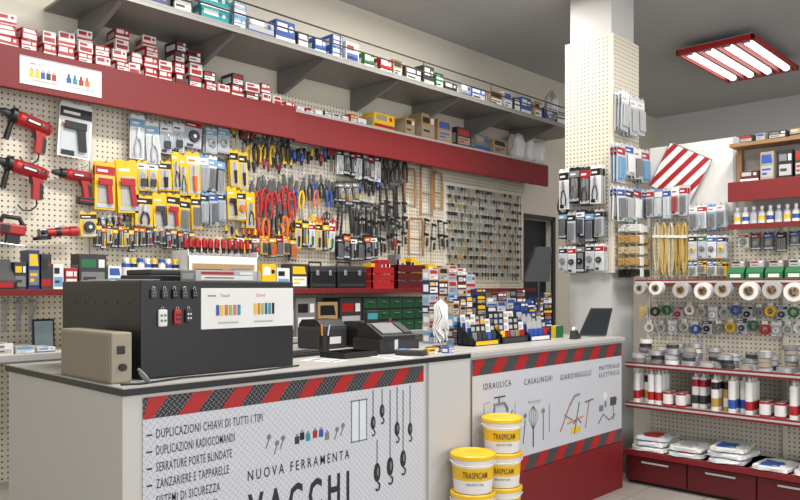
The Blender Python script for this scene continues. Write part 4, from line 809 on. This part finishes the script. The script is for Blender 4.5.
for i,(px,cc,nm) in enumerate(((655,TUB[1],'beige'),(662,TUB[0],'yellow'),(669,TUB[1],'beige'),(676,TUB[2],'tan'),(683,TUB[0],'yellow'))):
    Y,z=onX(px,222,5.5); m=MB(); rr=random.Random(i)
    for k in range(14):
        wd=.008+.0016*k; hh=.38+rr.uniform(-.06,.04); yo=-.004*(k%5)+.01
        m.tube([(math.cos(a)*wd+rr.uniform(-.003,.003),yo+rr.uniform(-.002,.002),-hh/2+math.sin(a)*hh/2) for a in [j*math.pi/7 for j in range(14)]],.0032,TUB[(i+k)%3] if k%3==2 else cc,5,True)
    m.box(-.026,-.02,-.12,.026,.015,-.10,WHITE)
    thing('cord_hank',nm+' looped hank of thin cord hanging on a hook','cord',m,(5.53,Y,z),q,'cord hanks above the side shelving'); hook(5.62,Y,z-.008,q)
thing('display_cabinet','tall plain white cabinet standing behind the side shelving','cabinet',[('cabinet_body',MB().box(5.657,1.99,.0,6.0,2.66,2.56,mat((.74,.73,.71),.5,var=.04),.004)),('edge_trim',MB().box(5.652,1.99,2.01,5.656,2.01,2.56,LGREY))])
m=MB(); s=.185
m.box(-s,-.006,-s,s,0,s,mat((.86,.86,.85),.4,var=.02),.003)
def clip(poly,S):
    def cl(P,f):
        out=[]
        for i in range(len(P)):
            a,b=P[i],P[(i+1)%len(P)]; fa,fb=f(a),f(b)
            if fa>=0: out.append(a)
            if fa*fb<0: t=fa/(fa-fb); out.append((a[0]+(b[0]-a[0])*t,a[1]+(b[1]-a[1])*t))
        return out
    for f in (lambda p:p[0]+S,lambda p:S-p[0],lambda p:p[1]+S,lambda p:S-p[1]):
        poly=cl(poly,f)
        if len(poly)<3: return []
    return poly
for k in range(-4,5):
    c=k*.092-.02; w=.021
    P=clip([(c-w-.16,-.4),(c+w-.16,-.4),(c+w+.16,.4),(c-w+.16,.4)],s-.002)
    if len(P)>2: m.prism(P,-.0075,-.006,BRED)
for a in ((-s,-s,s,-s+.006),(-s,s-.006,s,s),(-s,-s,-s+.006,s),(s-.006,-s,s,s)): m.box(a[0],-.009,a[1],a[2],-.006,a[3],GREY)
Y,z=onX(680,173,5.62)
o=thing('warning_sign','white square sign with red diagonal stripes hung tilted','sign',m,(5.62,Y,z))
o.rotation_euler=(Matrix.Rotation(q,3,'Z')@Matrix.Rotation(.5,3,'Y')).to_euler()
hook(5.657,Y,z+.19,q,.4)
ux=5.45
thing('wall_shelf','white shelf with a red fascia carrying assorted boxes','shelf',[('shelf_board',MB().box(ux,.75,2.17,5.65,1.97,2.19,LGREY)),('fascia_strip',MB().box(ux-.015,.75,2.055,ux,1.97,2.195,RED,.003),'dark red fascia')])
thing('wall_shelf','white shelf with bottles on the side wall','shelf',[('shelf_board',MB().box(ux,.75,1.87,5.65,1.97,1.89,WHITE)),('edge_strip',MB().box(ux-.012,.75,1.86,ux,1.97,1.895,RED),'dark red edge')])
thing('wall_shelf','brown wooden shelf above the red fascia shelf','shelf',[('shelf_board',MB().box(ux+.02,.75,2.45,5.65,1.97,2.475,WOOD)),('support',MB().box(5.6,1.93,2.19,5.65,1.965,2.45,WOOD)),('support',MB().box(5.6,1.3,2.19,5.65,1.33,2.45,WOOD))])
thing('back_board','grey back board behind the upper side shelves','board',MB().box(5.655,.75,0,5.70,1.97,2.5,mat((.4,.39,.37),.6)))
def fillside(z,h0,grp,lb):
    y=1.9
    while y>1.15:
        w=R.choice((.06,.09,.12)); h=R.choice(h0); c,a=R.choice([(GREY,WHITE),(KRAFT,BLACK),(DGREY,BRED),(BEIGE,BLUE),(LGREY,WHITE),(DRED,WHITE),(BEIGE,BLACK),(BLACK,GREY)])
        if y-w<1.33 and y>1.29 and z<2.4: y=1.29; continue
        thing('carton',lb,'box',carton_c(w,.11,h,c,a,LGREY,R.choice((0,1,2))),(5.53,y-w/2,z),q+R.uniform(-.08,.08),grp); y-=w+.02
fillside(2.19,(.08,.12,.16,.2),'cartons on the upper side shelf','assorted carton on the upper side shelf'); fillside(2.475,(.05,.07),'cartons on the wooden shelf','small carton on the wooden side shelf')
BT=[]
for c,cap in ((PLAST,YEL),(WHITE,BLUE),(CLEAR,LGREY)):
    BT.append([('bottle',MB().lathe([(0,0),(.022,0),(.024,.01),(.024,.08),(.01,.1),(.01,.11),(0,.11)],c,n=16).lathe([(.0245,.03),(.0245,.06)],cap,n=16).build('bottle')),('cap',MB().lathe([(.012,.108),(.012,.13),(0,.13)],WHITE,n=12).build('cap'))])
y=1.93;i=0
while y>1.15:
    thing('bottle','clear plastic bottle with pale label on the side shelf','bottle',BT[i%3],(5.52,y,1.89),0,'bottles on the side shelf'); y-=.055; i+=1
y=1.95
while y>1.15:
    thing('storage_bin','green plastic parts bin on the side shelf','bin',[('tray',MB().prism([(0,0),(.2,0),(.2,.08),(.03,.08),(.0,.045)],-.055,.055,GREEN,'yz')),('label_plate',MB().box(-.035,-.002,.012,.035,0,.035,WHITE))],(5.36,y-.06,1.505),q,'green bins on the side shelf')
    thing('carton','small pale carton stacked on the green bins','box',carton_c(.09,.12,.05,R.choice([LGREY,GREY,BEIGE]),R.choice([BLACK,BLUE,BRED]),LGREY,0),(5.47,y-.06,1.586),q,'cartons on the green bins'); y-=.125
y=1.9
while y>1.2:
    h=R.choice((.1,.14,.12)); hook(5.62,y,1.83,q); thing('blister_pack','small pack hanging under the bottle shelf','packaged goods',blister(.07,h,R.choice([PLAST,WHITE,DGREY]),R.choice([BRED,BLUE,BLACK]),R.choice(['round','bars']),GREY),(5.55,y,1.834),q,'packs under the bottle shelf'); y-=.085
thing('carton','brown cardboard carton beside the cartridges','box',carton(.16,.2,.12,KRAFT,BLACK,BEIGE,2),(5.30,1.08,.594),q)
# ---------------- BUCKETS
def bucket(r,h):
    b=MB().lathe([(0,0),(r*.86,0),(r*.88,h*.14)],WHITE,n=36).lathe([(r*.88,h*.14),(r*.91,h*.34)],WHITE,n=36).lathe([(r*.91,h*.34),(r*.948,h*.68)],YEL,n=36).lathe([(r*.948,h*.68),(r*.975,h*.9)],WHITE,n=36)
    b.lathe([(r*.96,h*.80),(r*.998,h*.81),(r*.998,h*.84),(r*.965,h*.845)],WHITE,n=36)
    txt=MB().text('TRASPICAM',0,h*.42,h*.16,-.0008,mat((.10,.04,.01),.5),w=r*1.15,align='CENTER',wrap=r*.95,bold=.012,sp=1.1)
    txt2=MB().text('IDROPITTURA',0,h*.22,h*.06,-.0008,INK2,w=r*.8,align='CENTER',wrap=r*.905)
    lid=MB().lathe([(r*.99,h*.87),(r*1.03,h*.88),(r*1.03,h*.97),(r*.97,h*1.0),(r*.93,h*.97),(0,h*.97)],YEL,n=36)
    hd=MB().tube([(math.cos(q)*r*1.03,-math.sin(q)*r*1.07,h*.80-math.sin(q)*h*.06) for q in [i*math.pi/12 for i in range(13)]],.0028,WHITE,6)
    return [('tub',b.build('tub')),('brand_lettering',txt.build('brand_lettering')),('small_lettering',txt2.build('small_lettering')),('lid',lid.build('lid'),'yellow plastic lid'),('handle',hd.build('handle'))]
BK1=bucket(.115,.197); BK2=bucket(.108,.185)
for j in range(3): thing('paint_bucket','white paint tub with yellow lid and label stacked by the counter','bucket',BK1,(3.045,2.395,j*.1975),-.9+.12*(j-1),'stacked paint tubs')
for j in range(4): thing('paint_bucket','white paint tub with yellow lid and label stacked by the counter','bucket',BK2,(3.315,2.405,j*.1855),-.9+.1*(j-2),'stacked paint tubs')
# ---------------- CEILING LIGHT
EM=mat((1,.98,.95),.5,emit=2.6,var=.0)
lx0,lx1,ly0,ly1,lz=6.95,8.30,2.30,3.00,3.70
fr=MB()
for a in ((lx0,ly0,lx1,ly0+.02),(lx0,ly1-.02,lx1,ly1),(lx0,ly0,lx0+.05,ly1),(lx1-.05,ly0,lx1,ly1)): fr.box(a[0],a[1],lz-.03,a[2],a[3],lz+.02,BRED,.004)
for i in range(1,4): yy=ly0+(ly1-ly0)*i/4; fr.box(lx0+.05,yy-.010,lz-.03,lx1-.05,yy+.010,lz+.02,mat((.45,.12,.12),.5))
ps=[('frame',fr,'thin red metal frame'),('housing',MB().box(lx0+.03,ly0+.02,lz+.02,lx1-.03,ly1-.02,lz+.035,mat((.45,.45,.45),.7)).box(7.5,2.6,lz+.035,7.6,2.8,CEIL,WHITE))]
for i in range(4):
    y=ly0+(ly1-ly0)*(i+.5)/4
    ps.append(('fluorescent_tube',MB().cyl((lx0+.10,y,lz-.01),(lx1-.10,y,lz-.01),.030,EM,n=12),'glowing white tube'))
    ps.append(('tube_holder',MB().box(lx0+.05,y-.035,lz-.03,lx0+.10,y+.035,lz+.02,LGREY)))
    ps.append(('tube_holder',MB().box(lx1-.10,y-.035,lz-.03,lx1-.05,y+.035,lz+.02,LGREY)))
thing('ceiling_light','rectangular fluorescent ceiling light with a red frame','ceiling light',ps)
# ---------------- LIGHTS
def area(loc,rot,sx,sy,e,col=(1,1,1)):
    l=bpy.data.lights.new('light','AREA'); l.shape='RECTANGLE'; l.size=sx; l.size_y=sy; l.energy=e; l.color=col
    o=bpy.data.objects.new('light_source',l); COL.objects.link(o); o.location=loc; o.rotation_euler=rot; return o
W_=(1,.965,.91)
area((2.2,2.6,3.74),(0,0,0),1.4,.4,88,W_); area((4.3,1.2,3.74),(0,0,0),1.2,.4,66,W_); area((4.4,3.4,3.74),(0,0,0),1.2,.3,36,W_)
area((7.6,1.2,3.74),(0,0,0),1.2,.3,30,W_)
area((-1.2,-2.6,1.9),(math.radians(82),0,math.radians(-30)),4.5,2.6,125,(.97,.98,1))
area((3.6,-2.8,2.0),(math.radians(82),0,math.radians(8)),3.5,2.4,78,(.97,.98,1))
w=bpy.data.worlds.new('World'); scene.world=w; w.use_nodes=True; w.node_tree.nodes['Background'].inputs[0].default_value=(.96,.975,1,1); w.node_tree.nodes['Background'].inputs[1].default_value=.52
scene.view_settings.view_transform='Standard'
# ---------------- CAMERA
cd=bpy.data.cameras.new('camera'); cd.sensor_width=36; cd.lens=F/800*36; cd.shift_y=(HOR-250)/800; cd.clip_start=.05
c=bpy.data.objects.new('camera',cd); COL.objects.link(c); c.location=(0,0,H); c.rotation_euler=(math.radians(90),0,A-math.pi/2)
scene.camera=c
